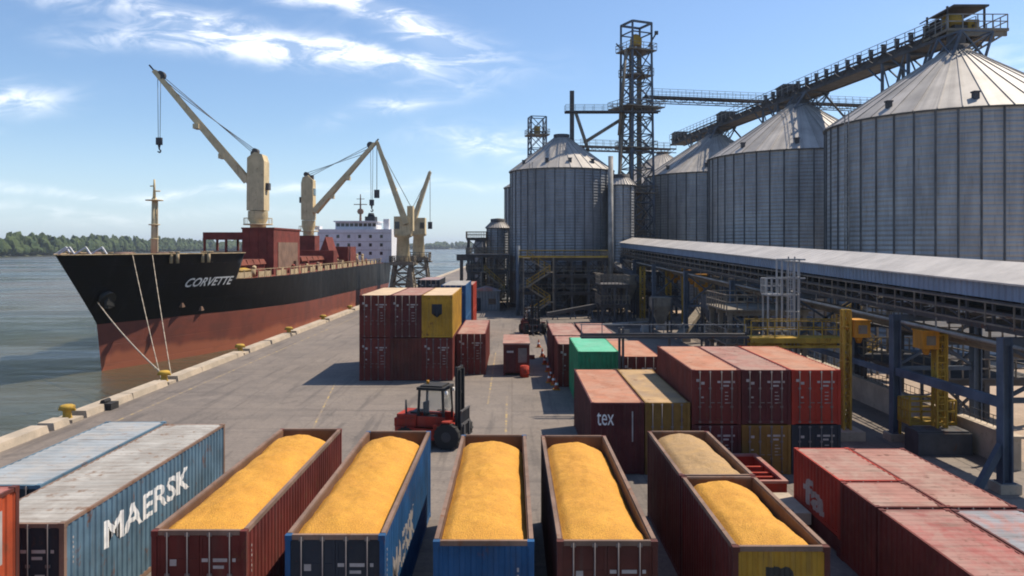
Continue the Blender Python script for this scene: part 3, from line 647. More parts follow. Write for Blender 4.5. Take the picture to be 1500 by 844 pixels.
# middle left: stack two high, three wide
SL = 'containers in the two high stack by the quay'
sx = (-11.86, -9.44, -7.02)
for i, (c, fr, lb) in enumerate((('red', 'door', 'red doored bottom container at the left of the quay stack'), ('brown', 'panel', 'plain brown bottom container in the middle of the quay stack'), ('red', 'door', 'red doored bottom container under the yellow one'))):
    container(lb, sx[i], 61, 0, 2.4, 11, 3.32, c, None, fr, group=SL, pitch=.4)
for i, (c, rf, fr, lb) in enumerate((('red', 'roof_cream', 'door', 'red top container with cream roof on the quay stack'), ('maroon', 'roof_pink', 'door', 'dark red top container with pink roof in the middle of the quay stack'), ('yellow', 'roof_cream', 'panel', 'yellow top container with a dark square emblem on the quay stack'))):
    t = container(lb, sx[i], 61, 3.34, 2.4, 11, 3.32, c, rf, fr, group=SL, pitch=.4)
    if c == 'yellow':
        bm = bmesh.new(); vv = [bm.verts.new(p_) for p_ in ((0, .3, 0), (.32, .3, 0), (.5, 0, 0), (.68, .3, 0), (1, .3, 0), (1, 1, 0), (0, 1, 0))]; bm.faces.new(vv)
        bmesh.ops.triangulate(bm, faces=bm.faces[:])
        end_text(t, '', sx[i], 2.4, 61, sx[i]+.78, sx[i]+1.58, 4.9, 5.95, 'dkblue', bm=bm)
container('single red container with pink roof beside the quay stack', -4.52, 63.9, 0, 2.38, 12, 3.33, 'red', 'roof_pink', 'door', group='lone containers on the quay', pitch=.4)
container('blue bottom container behind the quay stack', -6.98, 77, 0, 2.44, 10.5, 3.3, 'blue', None, 'door', group='lone containers on the quay', pitch=.5)
container('blue top container with pale roof behind the yellow one', -6.98, 77, 3.32, 2.44, 10.5, 3.3, 'blue', 'roof_grey', 'door', group='lone containers on the quay', pitch=.5)
container('red bottom container just beyond the blue ones', -6.9, 90, 0, 2.44, 9, 3.0, 'brightred', None, 'door', group='lone containers on the quay', pitch=.6)
container('red top container just beyond the blue ones', -6.9, 90, 3.02, 2.44, 9, 3.0, 'brightred', 'roof_pink', 'door', group='lone containers on the quay', pitch=.6)
container('dark bottom container at the far end below the quay cranes', -12.4, 103, 0, 2.9, 9, 3.0, 'dkblue', None, 'door', group='lone containers on the quay', pitch=.6)
container('dark top container with dull pink roof below the quay cranes', -12.4, 103, 3.02, 2.9, 9, 3.0, 'dkblue', 'roof_slate', 'door', group='lone containers on the quay', pitch=.6)

# ------------------------------------------------------------------ ship
BX = -43.5; HB = 12.0; YB, YE = 75.2, 224.0
def stem(z): return 82.2-(z-2.4)*(7/6.9) if z >= 2.4 else 83.2-(z+2.8)/5.2
def ent(z): return 44+(41-44)*(z+2.8)/12.1
def halfb(y, z):
    t = (y-stem(z))/ent(z)
    if t <= 0: return 0
    e = 1.05-.1*max(0, min(1, (z+2.8)/12.1))
    b = HB*(1-(1-t)**2)**e if t < 1 else HB
    if y > 196:
        s = (y-196)/(YE-196); b *= 1-(.32+.5*max(0, (4-z)/7))*min(1, s)**2
    return max(b, 0)
def st_y(k_, z):
    n1, n2 = 26, 26
    if k_ <= n1: return stem(z)+ent(z)*(k_/n1)**1.8
    a = stem(z)+ent(z); return a+(YE-a)*((k_-n1)/n2)
def shell(zs, ymax=None, nk=52):
    mb = MB()
    for sg in (1, -1):
        vs = []; fs = []; m_ = len(zs); ks = [k_ for k_ in range(nk+1)]
        for k_ in ks:
            for z in zs:
                y = st_y(k_, z)
                zz = z-.012*max(0, y-95) if z == ZR else z
                if ymax: y = min(y, ymax)
                vs.append((BX+sg*halfb(y, z), y, zz))
        for i in range(len(ks)-1):
            for j in range(m_-1):
                q = (i*m_+j, (i+1)*m_+j, (i+1)*m_+j+1, i*m_+j+1); fs.append(q if sg > 0 else q[::-1])
        mb.add(vs, fs, 0, True)
    return mb
def solve_px(px, z, lo, hi):
    f = lambda y: 750+(BX+halfb(y, z))*F/y-px
    for _ in range(50):
        mid = (lo+hi)/2
        if f(lo)*f(mid) <= 0: hi = mid
        else: lo = mid
    return (lo+hi)/2
ZD, ZF, ZR, YF = 6.3, 9.15, 2.25, 98.5
ship = thing('cargo_ship', 'black and red bulk cargo ship moored along the quay with cream deck cranes', 'ship', (BX, 150, WATER))
sh = shell([ZR, 3.2, 4.4, 5.4, ZD])
tr = [(BX+s*halfb(YE, z), YE, z) for z in (ZR, ZD) for s in (-1, 1)]; sh.add(tr, [(0, 1, 3, 2)])
sh.build('hull_topside', M['hullblack'], ship)
sh = shell([-5.5, -4, WATER, -1.2, -.2, ZR]); sh.add([(BX+s*halfb(YE, z), YE, z) for z in (-5.5, ZR) for s in (-1, 1)], [(0, 1, 3, 2)]); sh.build('hull_bottom', M['hullred'], ship)
sh = shell([ZD, 7, 7.8, 8.6, 9.2, 9.6], YF); vs = [(BX-halfb(YF, ZD), YF, ZD), (BX+halfb(YF, ZD), YF, ZD), (BX+halfb(YF, 8.6), YF, 8.6), (BX-halfb(YF, 8.6), YF, 8.6)]; sh.add(vs, [(0, 1, 2, 3)])
sh.build('forecastle', M['hullblack'], ship)
def deck(z, y0, y1, n=40):
    mb = MB(); vs = []; fs = []
    for i in range(n+1):
        y = y0+(y1-y0)*i/n; b = max(halfb(y, z)-.04, .02); vs += [(BX-b, y, z), (BX+b, y, z)]
        if i: a = 2*(i-1); fs.append((a, a+1, a+3, a+2))
    mb.add(vs, fs); return mb
deck(8.55, stem(8.55)+.1, YF).build('forecastle_deck', M['deck'], ship)
deck(ZD-.02, YF, YE-.05).build('main_deck', M['deck'], ship)
# rail cap and forecastle rails, and the rust stained bulwark amidships
cap = MB(); prev = None
for k_ in range(60):
    y = stem(9.6)+.02+(YF-stem(9.6))*(k_/59)**1.7
    q = [(BX+s*(halfb(y, 9.6)), y, 9.62) for s in (-1, 1)]
    if prev:
        for a, b in zip(prev, q): cap.bar(a, b, .28, .1)
    prev = q
cap.build('rail_cap', M['deckcream'], ship)
for (ya, yb, hh, sg) in ((98.6, 190, 1.0, 1), (98.6, 190, 1.0, -1)):
    bw = MB()
    n = int((yb-ya)/1.6)
    for i in range(n):
        y0, y1 = ya+(yb-ya)*i/n, ya+(yb-ya)*(i+1)/n
        if 1:
            x0, x1 = BX+sg*(halfb(y0, ZD)-.05), BX+sg*(halfb(y1, ZD)-.05)
            if i % 3 != 2: bw.bar((x0, y0, ZD+.45), (x1, y1-.25, ZD+.45), .12, .75)
            bw.bar((x0, y0, ZD), (x0, y0, ZD+hh+.15), .1)
            bw.bar((x0, y0, ZD+hh+.12), (x1, y1, ZD+hh+.12), .08)
    bw.build('bulwark', M['deckcream'], ship)
# ship's name on the starboard bow
zt0, zt1 = 5.7, 6.75
ya = solve_px(274, 6.6, 78, 104); yb = solve_px(340, 6.2, 79, 108)
bm = text_bm('CORVETTE', .02, .25); cut_u(bm, [i/16 for i in range(1, 16)]); cut_u(bm, [.33, .66], 1)
def nm(u, v):
    y = ya+(yb-ya)*u; z = zt0+(zt1-zt0)*v; return (BX+halfb(y, z)+.09, y-.05, z)
bm_mb(bm, nm).build('lettering', M['white'], ship)
# anchor in its dark recess
ay, az = stem(5.2)+2.4, 5.0
an = MB(); ax = BX+halfb(ay, az); an.tube((ax-.3, ay, az+.3), (ax+.35, ay-.3, az-.15), .8, 14, .9); an.box((ax+.1, ay-.6, az-1.0), (ax+.5, ay+.3, az+.1)); an.bar((ax+.45, ay-1.0, az-.4), (ax+.45, ay+.6, az-.7), .25, .4)
an.build('anchor', M['black'], ship)
for px, z in ((268, 3.55), (296, 2.9)):
    lg = MB(); y = solve_px(px, z, 82, 108); x = BX+halfb(y, z); lg.box((x-.25, y-.45, z-.22), (x+.1, y+.45, z+.3)); lg.build('hull_fairlead', M['rim'], ship)
# forecastle gear
wl = MB()
for (x, y) in ((-46, 87), (-42.4, 86), (-39, 88.5)):
    wl.tube((x-1, y, 9.25), (x+1, y, 9.25), .55, 12); wl.box((x-1.3, y-.6, 8.56), (x-1.0, y+.6, 9.5)); wl.box((x+1.0, y-.6, 8.56), (x+1.3, y+.6, 9.5)); wl.box((x+.3, y+.7, 8.56), (x+1.2, y+1.6, 9.3))
wl.build('windlass', M['rim'], ship)
bt = MB()
for (x, y) in ((-46.5, 83.5), (-41.5, 80.5), (-37.2, 86.5), (-35.5, 91), (-50, 89), (-45, 81), (-36, 93)):
    for d in (-.35, .35): bt.tube((x+d, y, 8.55), (x+d, y, 9.75), .2, 8); bt.tube((x+d, y, 9.75), (x+d, y, 9.85), .28, 8)
bt.build('mooring_bitt', M['deckcream'], ship)
rl = MB()
for (x, y) in ((-46.5, 81), (-45.0, 79), (-43, 78.3), (-42, 79.5)): rl.bar((x-.7, y, 9.6), (x+.5, y, 10.35), .12); rl.bar((x+.5, y, 10.35), (x+1.0, y, 9.6), .12)
rl.build('fairlead_horn', M['shipwhite'], ship)
# foremast
fm = MB(); mx, my = -42.6, 93.5
fm.tube((mx, my, 8.55), (mx, my, 16.2), .42, 12, .28); fm.tube((mx, my, 16.2), (mx, my, 18.4), .2, 8, .1)
for z, w in ((15.8, 1.0), (12.9, .65), (11.2, .5)): fm.lathe((mx, my, z), [(.2, 0), (w, .05), (w, .16), (.2, .16)], 12)
fm.tube((mx, my, 17.0), (mx+.7, my, 17.0), .08); fm.tube((mx, my, 17.6), (mx-.5, my, 17.6), .07); fm.bar((mx+.42, my-.1, 9), (mx+.42, my-.1, 15.8), .12)
fm.build('foremast', M['cream'], ship)
# red deck box, frame beside it and tarpaulined cargo
db = MB(); db.box((-39.2, 114, ZD), (-34.6, 128, 12.9)); db.box((-39.3, 113.9, 12.9), (-34.5, 128.1, 13.15))
for x in (-38.2, -36.9, -35.6): db.box((x-.05, 113.93, 6.5), (x+.05, 114, 12.9))
dbo = db.build('deck_box', M['deckhouse'], ship)
pn = MB(); pn.box((-34.6, 116, 7.2), (-34.52, 126.5, 11.0)); pn.build('side_panel', M['rim'], dbo)
of = MB()
for x in (-45.8, -42.6, -39.6): of.bar((x, 117, ZD), (x, 117, 12.4), .3); of.bar((x, 122, ZD), (x, 122, 12.4), .3)
for y in (117, 122): of.box((-46, y-.2, 11.4), (-39.4, y+.2, 12.5))
of.box((-45.9, 117.2, 11.9), (-39.4, 121.8, 12.3)); of.build('open_frame', M['deckhouse'], ship)
tp = MB(); tp.box((-45.2, 118, ZD), (-39.8, 121.5, 9.7)); tp.prism([(-45.2, 117.5), (-44, 117), (-41, 117.2), (-39.8, 118)], ZD, 9.3); tp.build('cargo_cover', M['roof_cream'], ship)
yc = MB(); yc.box((-38.0, 100, ZD), (-34.6, 104, 7.3)); yc.add([(-38.2, 99.8, 7.3), (-34.4, 99.8, 7.3), (-34.4, 104.2, 7.3), (-38.2, 104.2, 7.3), (-37.2, 101, 7.9), (-36, 101, 7.9), (-36, 103, 7.9), (-37.2, 103, 7.9)], [(0, 1, 5, 4), (1, 2, 6, 5), (2, 3, 7, 6), (3, 0, 4, 7), (4, 5, 6, 7)]); yc.build('yellow_store', M['safety'], ship)
for i, (y0, y1) in enumerate(((99, 112), (131, 150), (156, 172))):
    h = MB(); h.box((BX-7, y0, ZD), (BX+8.2, y1, 7.9)); ho = h.build('hatch_coaming', M['deckhouse'], ship)
    c = MB(); n = 5
    for j in range(n):
        a, b = y0+(y1-y0)*j/n, y0+(y1-y0)*(j+1)/n; c.add([(BX-7.3, a+.05, 7.92), (BX+8.5, a+.05, 7.92), (BX+8.5, b-.05, 7.92), (BX-7.3, b-.05, 7.92), (BX-7, a+.3, 8.6), (BX+8.2, a+.3, 8.6), (BX+8.2, b-.3, 8.6), (BX-7, b-.3, 8.6)], [(3, 2, 1, 0), (4, 5, 6, 7), (0, 1, 5, 4), (1, 2, 6, 5), (2, 3, 7, 6), (3, 0, 4, 7)])
    c.build('hatch_cover', M['deck'], ho)
oh = MB(); oh.add([(-37.2, 150, 8.2), (-37.2, 157, 8.2), (-35.8, 150.5, 12.2), (-35.8, 156.5, 12.2), (-34.6, 150, 8.2), (-34.6, 157, 8.2)], [(0, 2, 3, 1), (2, 4, 5, 3), (0, 4, 2), (1, 3, 5), (0, 1, 5, 4)]); oh.box((-38, 158, ZD), (-33, 166, 10.3)); oh.box((-40, 147, ZD), (-33.4, 150, 9.6)); oh.build('folded_hatch_cover', M['deckhouse'], ship)
rr = random.Random(9)
for i in range(26):
    y = 105+i*3.3; x = -33.6-rr.uniform(0, 2.2); h = rr.uniform(.6, 1.9)
    q = MB(); 
    if rr.random() < .5: q.tube((x, y, ZD), (x, y, ZD+h), .35, 8); q.tube((x, y, ZD+h), (x, y+.5, ZD+h+.2), .3, 8)
    else: q.box((x-.6, y-.7, ZD), (x+.6, y+.7, ZD+h)); q.tube((x-.5, y-.7, ZD+h+.1), (x-.5, y+.7, ZD+h+.1), .12, 6)
    q.build('deck_vent', [M['deckcream'], M['deckhouse'], M['rim'], M['deckcream']][i % 4], ship)
def deck_crane(x, y, zb, z0, z1, w, tip, name_mat='cream', hook_drop=10, side=-1, rootz=None, heading=0):
    """pedestal, slewing house, jib with luffing ropes and hook"""
    pd = MB(); pd.lathe((x, y, 0), [(1.75*w/3.9, zb), (1.75*w/3.9, z0-2.2), (2.2*w/3.9, z0-1.4), (2.2*w/3.9, z0-.1)], 20)
    pd.lathe((x, y, 0), [(1.6, z0-2.5), (3.2*w/3.9, z0-2.5), (3.2*w/3.9, z0-2.3), (1.6, z0-2.3)], 20)
    for i in range(14):
        a = 2*math.pi*i/14; c, s = math.cos(a)*3.1*w/3.9, math.sin(a)*3.1*w/3.9; pd.bar((x+c, y+s, z0-2.3), (x+c, y+s, z0-1.3), .07)
        b = 2*math.pi*(i+1)/14; pd.bar((x+c, y+s, z0-1.3), (x+math.cos(b)*3.1*w/3.9, y+math.sin(b)*3.1*w/3.9, z0-1.3), .07)
    cr = pd.build('deck_crane', M[name_mat], ship)
    hw = w/2; hs = MB(); zt = z1
    prof = [(x-hw, z0), (x+hw, z0), (x+hw, zt-1.6), (x+hw*.75, zt-.4), (x-hw*.1, zt), (x-hw*.95, zt-1.0), (x-hw, z0+2)]
    if side > 0: prof = [(2*x-a, b) for a, b in prof][::-1]
    n = len(prof); vs = [(a, y-hw, b) for a, b in prof]+[(a, y+hw, b) for a, b in prof]
    hs.add(vs, [tuple(range(n)), tuple(range(n, 2*n))[::-1]]+[(i, n+i, n+(i+1) % n, (i+1) % n) for i in range(n)])
    ho = hs.build('crane_house', M[name_mat], cr)
    sh_ = MB(); sh_.tube((x-side*.0-.4, y-.7, zt+.25), (x-.4, y+.7, zt+.25), .5, 12); sh_.box((x+side*hw*.5-.4, y-.5, zt-.8), (x+side*hw*.5+.4, y+.5, zt+.1)); sh_.box((x-side*(hw+.25)-.3, y-.6, z0+3.6), (x-side*(hw+.25)+.3, y+.6, z0+4.8)); sh_.build('sheave', M['darksteel'], cr)
    wn = MB(); wn.box((min(x+side*hw, x+side*(hw+.05)), y-.9, z0+5.2), (max(x+side*hw, x+side*(hw+.05)), y+.9, z0+6.6)); wn.build('cab_window', M['glass'], cr)
    rt = Vector((x+side*(hw+.1), y-.2, rootz or z0+3.2)); tp_ = Vector(tip); jb = MB(); d = (tp_-rt); off = Vector((0, .9, 0))
    for s in (-1, 1): jb.bar(rt+off*s, tp_+off*s*.35, .55, 1.15, w2=.32)
    for i in range(7): t_ = i/6*.97+.015; jb.bar(rt+d*t_-off*(1-.65*t_), rt+d*t_+off*(1-.65*t_), .25, .5)
    for t_ in (.28, .55): jb.box(rt+d*t_+Vector((-.5, -.9, -1.2)), rt+d*t_+Vector((.5, .9, -.4)))
    jb.build('jib', M[name_mat], cr)
    hd = MB(); q = rt+d*.93; hd.tube(q+Vector((0, -.5, .6)), q+Vector((0, .5, .6)), .7, 12); hd.bar(tp_, tp_+d.normalized()*1.2, .25); hd.build('jib_head', M['darksteel'], cr)
    rp = MB(); top = Vector((x-.4, y, zt+.5))
    for k_, t_ in enumerate((.80, .88, .96)): rp.tube(top+Vector((0, (k_-1)*.4, -.5*k_)), rt+d*t_+Vector((0, (k_-1)*.3, .5)), .06, 5)
    rp.build('luffing_rope', M['wire'], cr)
    hk = rt+d*.95; hr = MB()
    for s in (-.25, .25): hr.tube(hk+Vector((s, 0, 0)), hk+Vector((s*.6, 0, -hook_drop)), .05, 5)
    hr.build('hoist_rope', M['wire'], cr)
    hb = MB(); e = hk+Vector((0, 0, -hook_drop)); hb.cbox(e+Vector((0, 0, -.6)), (.9, .6, 1.2)); hb.tube(e+Vector((0, 0, -1.2)), e+Vector((0, 0, -1.9)), .25, 8, .12); hb.path([e+Vector((0, 0, -1.9)), e+Vector((.3, 0, -2.2)), e+Vector((.1, 0, -2.5)), e+Vector((-.25, 0, -2.3))], .12)
    hb.build('hook', M['darksteel'], cr)
def pt(px, py, Y): return ((px-750)/F*Y, Y, CAMZ-(py-360)/F*Y)
c1 = pt(378, 0, 137)
deck_crane(c1[0], 137, ZD, 16.6, 26.7, 3.0, pt(226, 104, 131), hook_drop=10.2, rootz=21.6)
c2 = pt(452, 0, 165)
bs = MB(); bs.box((c2[0]-1.8, 163, ZD), (c2[0]+1.8, 167, 12.6)); bs.build('crane_base', M['deckhouse'], ship)
deck_crane(c2[0], 165, 12.6, 15.9, 25.2, 2.5, pt(549, 210, 163), hook_drop=11, side=1, rootz=17.6)
# accommodation block
ab = MB(); xa, xb = -48.3, -29.9; YA = 195
ab.box((xa, YA, ZD), (xb, YA+14, 14.6)); abo = ab.build('accommodation', M['shipwhite'], ship)
up = MB(); up.box((xa+4.2, YA+1, 14.6), (xb-4, YA+9, 16.4)); up.box((xa+3.8, YA+.6, 16.4), (xb-3.6, YA+9.4, 16.7)); up.box((xa-1.2, YA+2, 14.6), (xa, YA+5, 15.4)); up.box((xb-2.4, YA+2, 14.6), (xb-1, YA+4, 17.2)); up.build('bridge', M['shipwhite'], abo)
bwn = MB()
for i in range(9): a = xa+4.5+i*1.12; bwn.box((a, YA+.95, 15.3), (a+.85, YA+1, 16.1))
bwn.build('bridge_window', M['glass'], abo)
for zz in (8.2, 10.3, 12.4):
    for i in range(6):
        a = xa+2+i*2.7
        w = MB(); w.box((a, YA-.03, zz), (a+.7, YA, zz+.8)); w.build('window', M['glass'], abo)
for zz in (9.4, 11.5, 13.6):
    w = MB(); w.box((xa+.2, YA-.05, zz), (xb-.2, YA, zz+.06)); w.build('deck_edge', M['rim'], abo)
fu = MB(); fu.prism([(-38.8, 207), (-36.2, 207), (-36.2, 211), (-38.8, 211)], 14.6, 18.2); fu.tube((-37.5, 209, 18.2), (-37.5, 209, 19.2), 1.0, 12, .7); fu.build('funnel', M['dkblue'], ship)
mm = MB(); mm.bar((-38.6, 200, 16.7), (-38.6, 200, 23.6), .55, w2=.2); mm.bar((-40.3, 200, 21), (-36.9, 200, 21), .2); mm.bar((-39.6, 200, 22.4), (-37.6, 200, 22.4), .15); mm.tube((-38.6, 199.6, 19.2), (-38.6, 200.4, 19.2), .8, 8); mm.build('radar_mast', M['rim'], ship)
rd = MB(); rd.box((xb-2, YA+4, ZD), (xb-.2, YA+9, 10)); rd.build('lifeboat', M['brightred'], ship)

# mooring ropes and quay bollards
def rope(label, p, q, sag, r=.07):
    p, q = Vector(p), Vector(q); pts = [p.lerp(q, i/14)-Vector((0, 0, sag*4*(i/14)*(1-i/14))) for i in range(15)]
    mb = MB(); mb.path(pts, r, 6); return single(mb, 'mooring_rope', M['rope'], label, 'rope', 'mooring ropes at the bow')
BOL = [(quay_x(47)+.35, 47), (quay_x(59.8)+.35, 59.8), (quay_x(76)+.35, 76), (quay_x(92)+.35, 92), (quay_x(108)+.35, 108), (quay_x(125)+.35, 125), (quay_x(150)+.35, 150)]
BLB = ['yellow bollard nearest the camera on the quay edge', 'yellow bollard that the bow mooring rope runs to', 'yellow bollard just beyond the roped one', 'third yellow bollard beyond the roped one, beside the hull', 'small yellow bollard left of the container stack shadow', 'distant yellow bollard level with the ship hold', 'farthest yellow bollard on the quay edge']
b0 = None
for i, (x, y) in enumerate(BOL):
    if b0 is None:
        b0 = thing('bollard', BLB[0], 'bollard', (0, 0, 0), 0, 'yellow bollards along the quay')
        q = MB(); q.box((-.65, -.6, .004), (.65, .6, .2)); q.build('base', M['concrete'], b0)
        q = MB(); q.lathe((0, 0, 0), [(.3, .2), (.24, .35), (.24, .62), (.42, .74), (.44, .9), (.30, .98), (.01, 1.0)], 16); q.build('post', M['safety'], b0)
        q = MB(); q.bar((-.5, 0, .70), (.5, 0, .70), .14, .14); q.build('crossbar', M['safety'], b0); bo = b0
    else: bo = copy_tree(b0); bo['label'] = BLB[i]
    bo.location = (x, y, 0)
y1 = solve_px(150, 4.4, 82, 92)
rope('long thick mooring rope from the bow to the yellow quay bollard', (BX+.9, stem(4.6)+.7, 4.7), (BOL[1][0], BOL[1][1], .6), .35, .06)
rope('steep mooring rope hanging down the bow, nearer the stem', (BX+halfb(81.8, 9.5)+.1, 81.8, 9.5), (quay_x(61)-.2, 61, -.8), .3, .036)
rope('upright mooring rope from the bow rail to the quay wall', (BX+halfb(84, 9.5)+.1, 84, 9.5), (quay_x(62.5)-.2, 62.5, -.5), .3, .036)
q = MB(); q.box((-.4, -.5, 0), (.4, .5, .42)); q.tube((-.2, -.4, .5), (-.2, .4, .5), .16, 8); q.v = [v+Vector((quay_x(50.5)+1.0, 50.5, .004)) for v in q.v]
single(q, 'cleat_block', M['rubber'], 'black mooring cleat block on the quay beside the nearest bollard', 'cleat')
for i, y in enumerate((70, 84, 100, 118, 140)):
    f = MB(); x = quay_x(y)-.55
    f.tube((x, y-1.4, -1.2), (x, y+1.4, -1.2), .55, 14); f.bar((x, y-1.2, -1), (x+.6, y-1.2, .1), .06); f.bar((x, y+1.2, -1), (x+.6, y+1.2, .1), .06)
    if i < 5: single(f, 'rubber_fender', M['rubber'], 'black rubber fender hung on the quay wall %s' % ('nearest the roped bollard', 'beside the bow waterline', 'beside the forecastle break', 'below the ship deck box', 'level with the forward ship crane')[i], 'fender', 'fenders on the quay wall')

# ------------------------------------------------------------------ silos
def silo(label, X, Y, Rr, z0, ze, za, mat, rmat, nst, group='grain silos', ladder=None, name='grain_silo'):
    t = thing(name, label, 'silo', (X, Y, 0), 0, group)
    w = MB(); n = nst*2; rings = [z0+(ze-z0)*i/4 for i in range(5)]
    w.lathe((X, Y, 0), [(Rr, z) for z in rings], n); w.build('wall', M[mat], t)
    s = MB()
    for i in range(nst):
        a = 2*math.pi*(i+.5)/nst; c, q = math.cos(a), math.sin(a); s.bar((X+c*(Rr+.06), Y+q*(Rr+.06), z0), (X+c*(Rr+.06), Y+q*(Rr+.06), ze-.05), .14, .12)
    s.lathe((X, Y, 0), [(Rr+.02, ze-.16), (Rr+.22, ze-.14), (Rr+.22, ze+.02), (Rr-.1, ze+.06)], n); s.lathe((X, Y, 0), [(Rr, z0+.0), (Rr+.35, z0), (Rr+.35, z0+.55), (Rr, z0+.6)], n)
    so = s.build('stiffener', M['rib'], t)
    r = MB(); np_ = 40 if Rr > 11 else 30; rt = 1.3; zt = za
    for i in range(np_):
        a0, a1 = 2*math.pi*i/np_, 2*math.pi*(i+1)/np_; Ro = Rr+.3
        r.add([(X+math.cos(a0)*Ro, Y+math.sin(a0)*Ro, ze-.02), (X+math.cos(a1)*Ro, Y+math.sin(a1)*Ro, ze-.02), (X+math.cos(a1)*rt, Y+math.sin(a1)*rt, zt), (X+math.cos(a0)*rt, Y+math.sin(a0)*rt, zt)], [(0, 1, 2, 3)])
        r.bar((X+math.cos(a0)*Ro, Y+math.sin(a0)*Ro, ze+.03), (X+math.cos(a0)*rt, Y+math.sin(a0)*rt, zt+.05), .07, .10)
    r.build('roof', M[rmat], t)
    c = MB(); c.lathe((X, Y, 0), [(rt+.1, zt-.2), (rt+.1, zt+.6), (.01, zt+.75)], 20); c.build('collar', M['darksteel'], t)
    for a in (-1.95, -1.45, -2.6, -.9) if Rr > 5 else ():
        v = MB(); rr_ = Rr-1.2; p = Vector((X+math.cos(a)*rr_, Y+math.sin(a)*rr_, ze+(zt-ze)*(1.2/(Rr-rt)))); v.cbox(p+Vector((0, 0, .3)), (.5, .5, .7)); v.cbox(p+Vector((0, 0, .7)), (.65, .65, .14)); v.build('roof_vent', M['darksteel'], t)
    if ladder is not None:
        l = MB(); a = ladder; c_, q_ = math.cos(a), math.sin(a); p = Vector((X+c_*(Rr+.45), Y+q_*(Rr+.45), 0)); tv = Vector((-q_, c_, 0))*.3
        for s_ in (-1, 1): l.bar(p+tv*s_+Vector((0, 0, z0)), p+tv*s_+Vector((0, 0, ze+1)), .09)
        z = z0
        while z < ze: l.bar(p-tv+Vector((0, 0, z)), p+tv+Vector((0, 0, z)), .05); z += .5
        l.build('ladder', M['galv'], t)
    return t
silo('huge grey grain silo at the right picture edge', 47.5, 84, 13, 0, 23.3, 31.2, 'silo13', 'roof13', 44, ladder=-2.9)
silo('grey silo second from the right edge, behind the covered gallery', 42.3, 115.5, 13, 0, 23.3, 31.2, 'silo13', 'roof13', 44)
silo('grey silo third from the right edge, right of the lattice tower', 38.1, 147, 13, 0, 23.3, 31.2, 'silo13', 'roof13', 44)
silo('farthest silo of the right row, only its roof shows behind the tower', 34.2, 178.5, 13, 0, 23.3, 31.2, 'silo13', 'roof13', 44)
silo('dark grey silo left of the lattice tower with the mast on its roof', 8.7, 138, 9, 0, 23.4, 29.4, 'silo9', 'roof9', 34, ladder=-2.2)
silo('pale silo half hidden between the mast silo and the lattice tower', 16.6, 166, 9, 0, 23.2, 27.6, 'silo13', 'roof9', 34)
silo('silo peeping out on the left behind the mast silo', 7.6, 171, 9.2, 0, 23.0, 28.0, 'silo9', 'roof9', 34)
silo('slim pale silo standing tight between the mast silo and the lattice tower', 18.3, 131.5, 2.2, 0, 20.6, 21.8, 'silo13', 'roof9', 10, group='small silos')
silo('small slim silo with a domed cap left of the big silos', -2.7, 150, 2.15, 0, 13.9, 15.0, 'silo9', 'roof9', 10, group='small silos')
silo('lower slim silo close beside the domed one', -6.0, 156, 1.5, 0, 10.2, 11.4, 'silo9', 'roof9', 8, group='small silos')

# ------------------------------------------------------------------ steelwork builders
def catwalk(name, label, p, q, w=1.6, rail=1.1, mats=('darksteel', 'galv'), depth=.7, step=2.0, group=None, cat='catwalk', truss=True):
    p, q = Vector(p), Vector(q); d = q-p; L = d.length; d.normalize(); n = Vector((-d.y, d.x, 0)).normalized()*w/2; t = thing(name, label, cat, p, 0, group)
    b = MB()
    b.bar(p, q, w, .12)
    for s in (-1, 1):
        b.bar(p+n*s-Vector((0, 0, .12)), q+n*s-Vector((0, 0, .12)), .14, .3)
        if truss:
            b.bar(p+n*s-Vector((0, 0, depth)), q+n*s-Vector((0, 0, depth)), .12, .16)
            k_ = max(2, int(L/1.8))
            for i in range(k_):
                a, c = p.lerp(q, i/k_)+n*s, p.lerp(q, (i+1)/k_)+n*s; lo = Vector((0, 0, depth))
                b.bar(a, c-lo, .07) if i % 2 else b.bar(a-lo, c, .07); b.bar(a, a-lo, .07)
    b.build('deck', M[mats[0]], t)
    for s in (-1, 1):
        r = MB(); k_ = max(2, int(L/step))
        for i in range(k_+1): a = p.lerp(q, i/k_)+n*s; r.bar(a, a+Vector((0, 0, rail)), .06)
        for z in (rail, rail*.52): r.bar(p+n*s+Vector((0, 0, z)), q+n*s+Vector((0, 0, z)), .06)
        r.build('handrail', M[mats[1]], t)
    return t
def lattice(mb, c0, c1, levels, lw=.3, bw=.12, sides=(0, 1, 2, 3)):
    """four legs from the corner list c0 up to c1 with crossed braces"""
    c0 = [Vector(c) for c in c0]; c1 = [Vector(c) for c in c1]
    for a, b in zip(c0, c1): mb.bar(a, b, lw)
    for k_ in range(levels):
        t0, t1 = k_/levels, (k_+1)/levels
        for s in sides:
            a0, b0, a1, b1 = c0[s].lerp(c1[s], t0), c0[(s+1) % 4].lerp(c1[(s+1) % 4], t0), c0[s].lerp(c1[s], t1), c0[(s+1) % 4].lerp(c1[(s+1) % 4], t1)
            mb.bar(a1, b1, bw*1.2); mb.bar(a0, b1, bw); mb.bar(b0, a1, bw)
def rot_sq(x, y, hx, hy, a, z):
    c, s = math.cos(a), math.sin(a); return [(x+c*u*hx-s*v*hy, y+s*u*hx+c*v*hy, z) for u, v in ((-1, -1), (1, -1), (1, 1), (-1, 1))]
def rail_loop(mb, pts, h=1.1, w=.06, n=4):
    pts = [Vector(p) for p in pts]
    for a, b in zip(pts, pts[1:]+pts[:1]):
        for z in (h, h*.5): mb.bar(a+Vector((0, 0, z)), b+Vector((0, 0, z)), w)
        for i in range(n): mb.bar(a.lerp(b, i/n), a.lerp(b, i/n)+Vector((0, 0, h)), w)

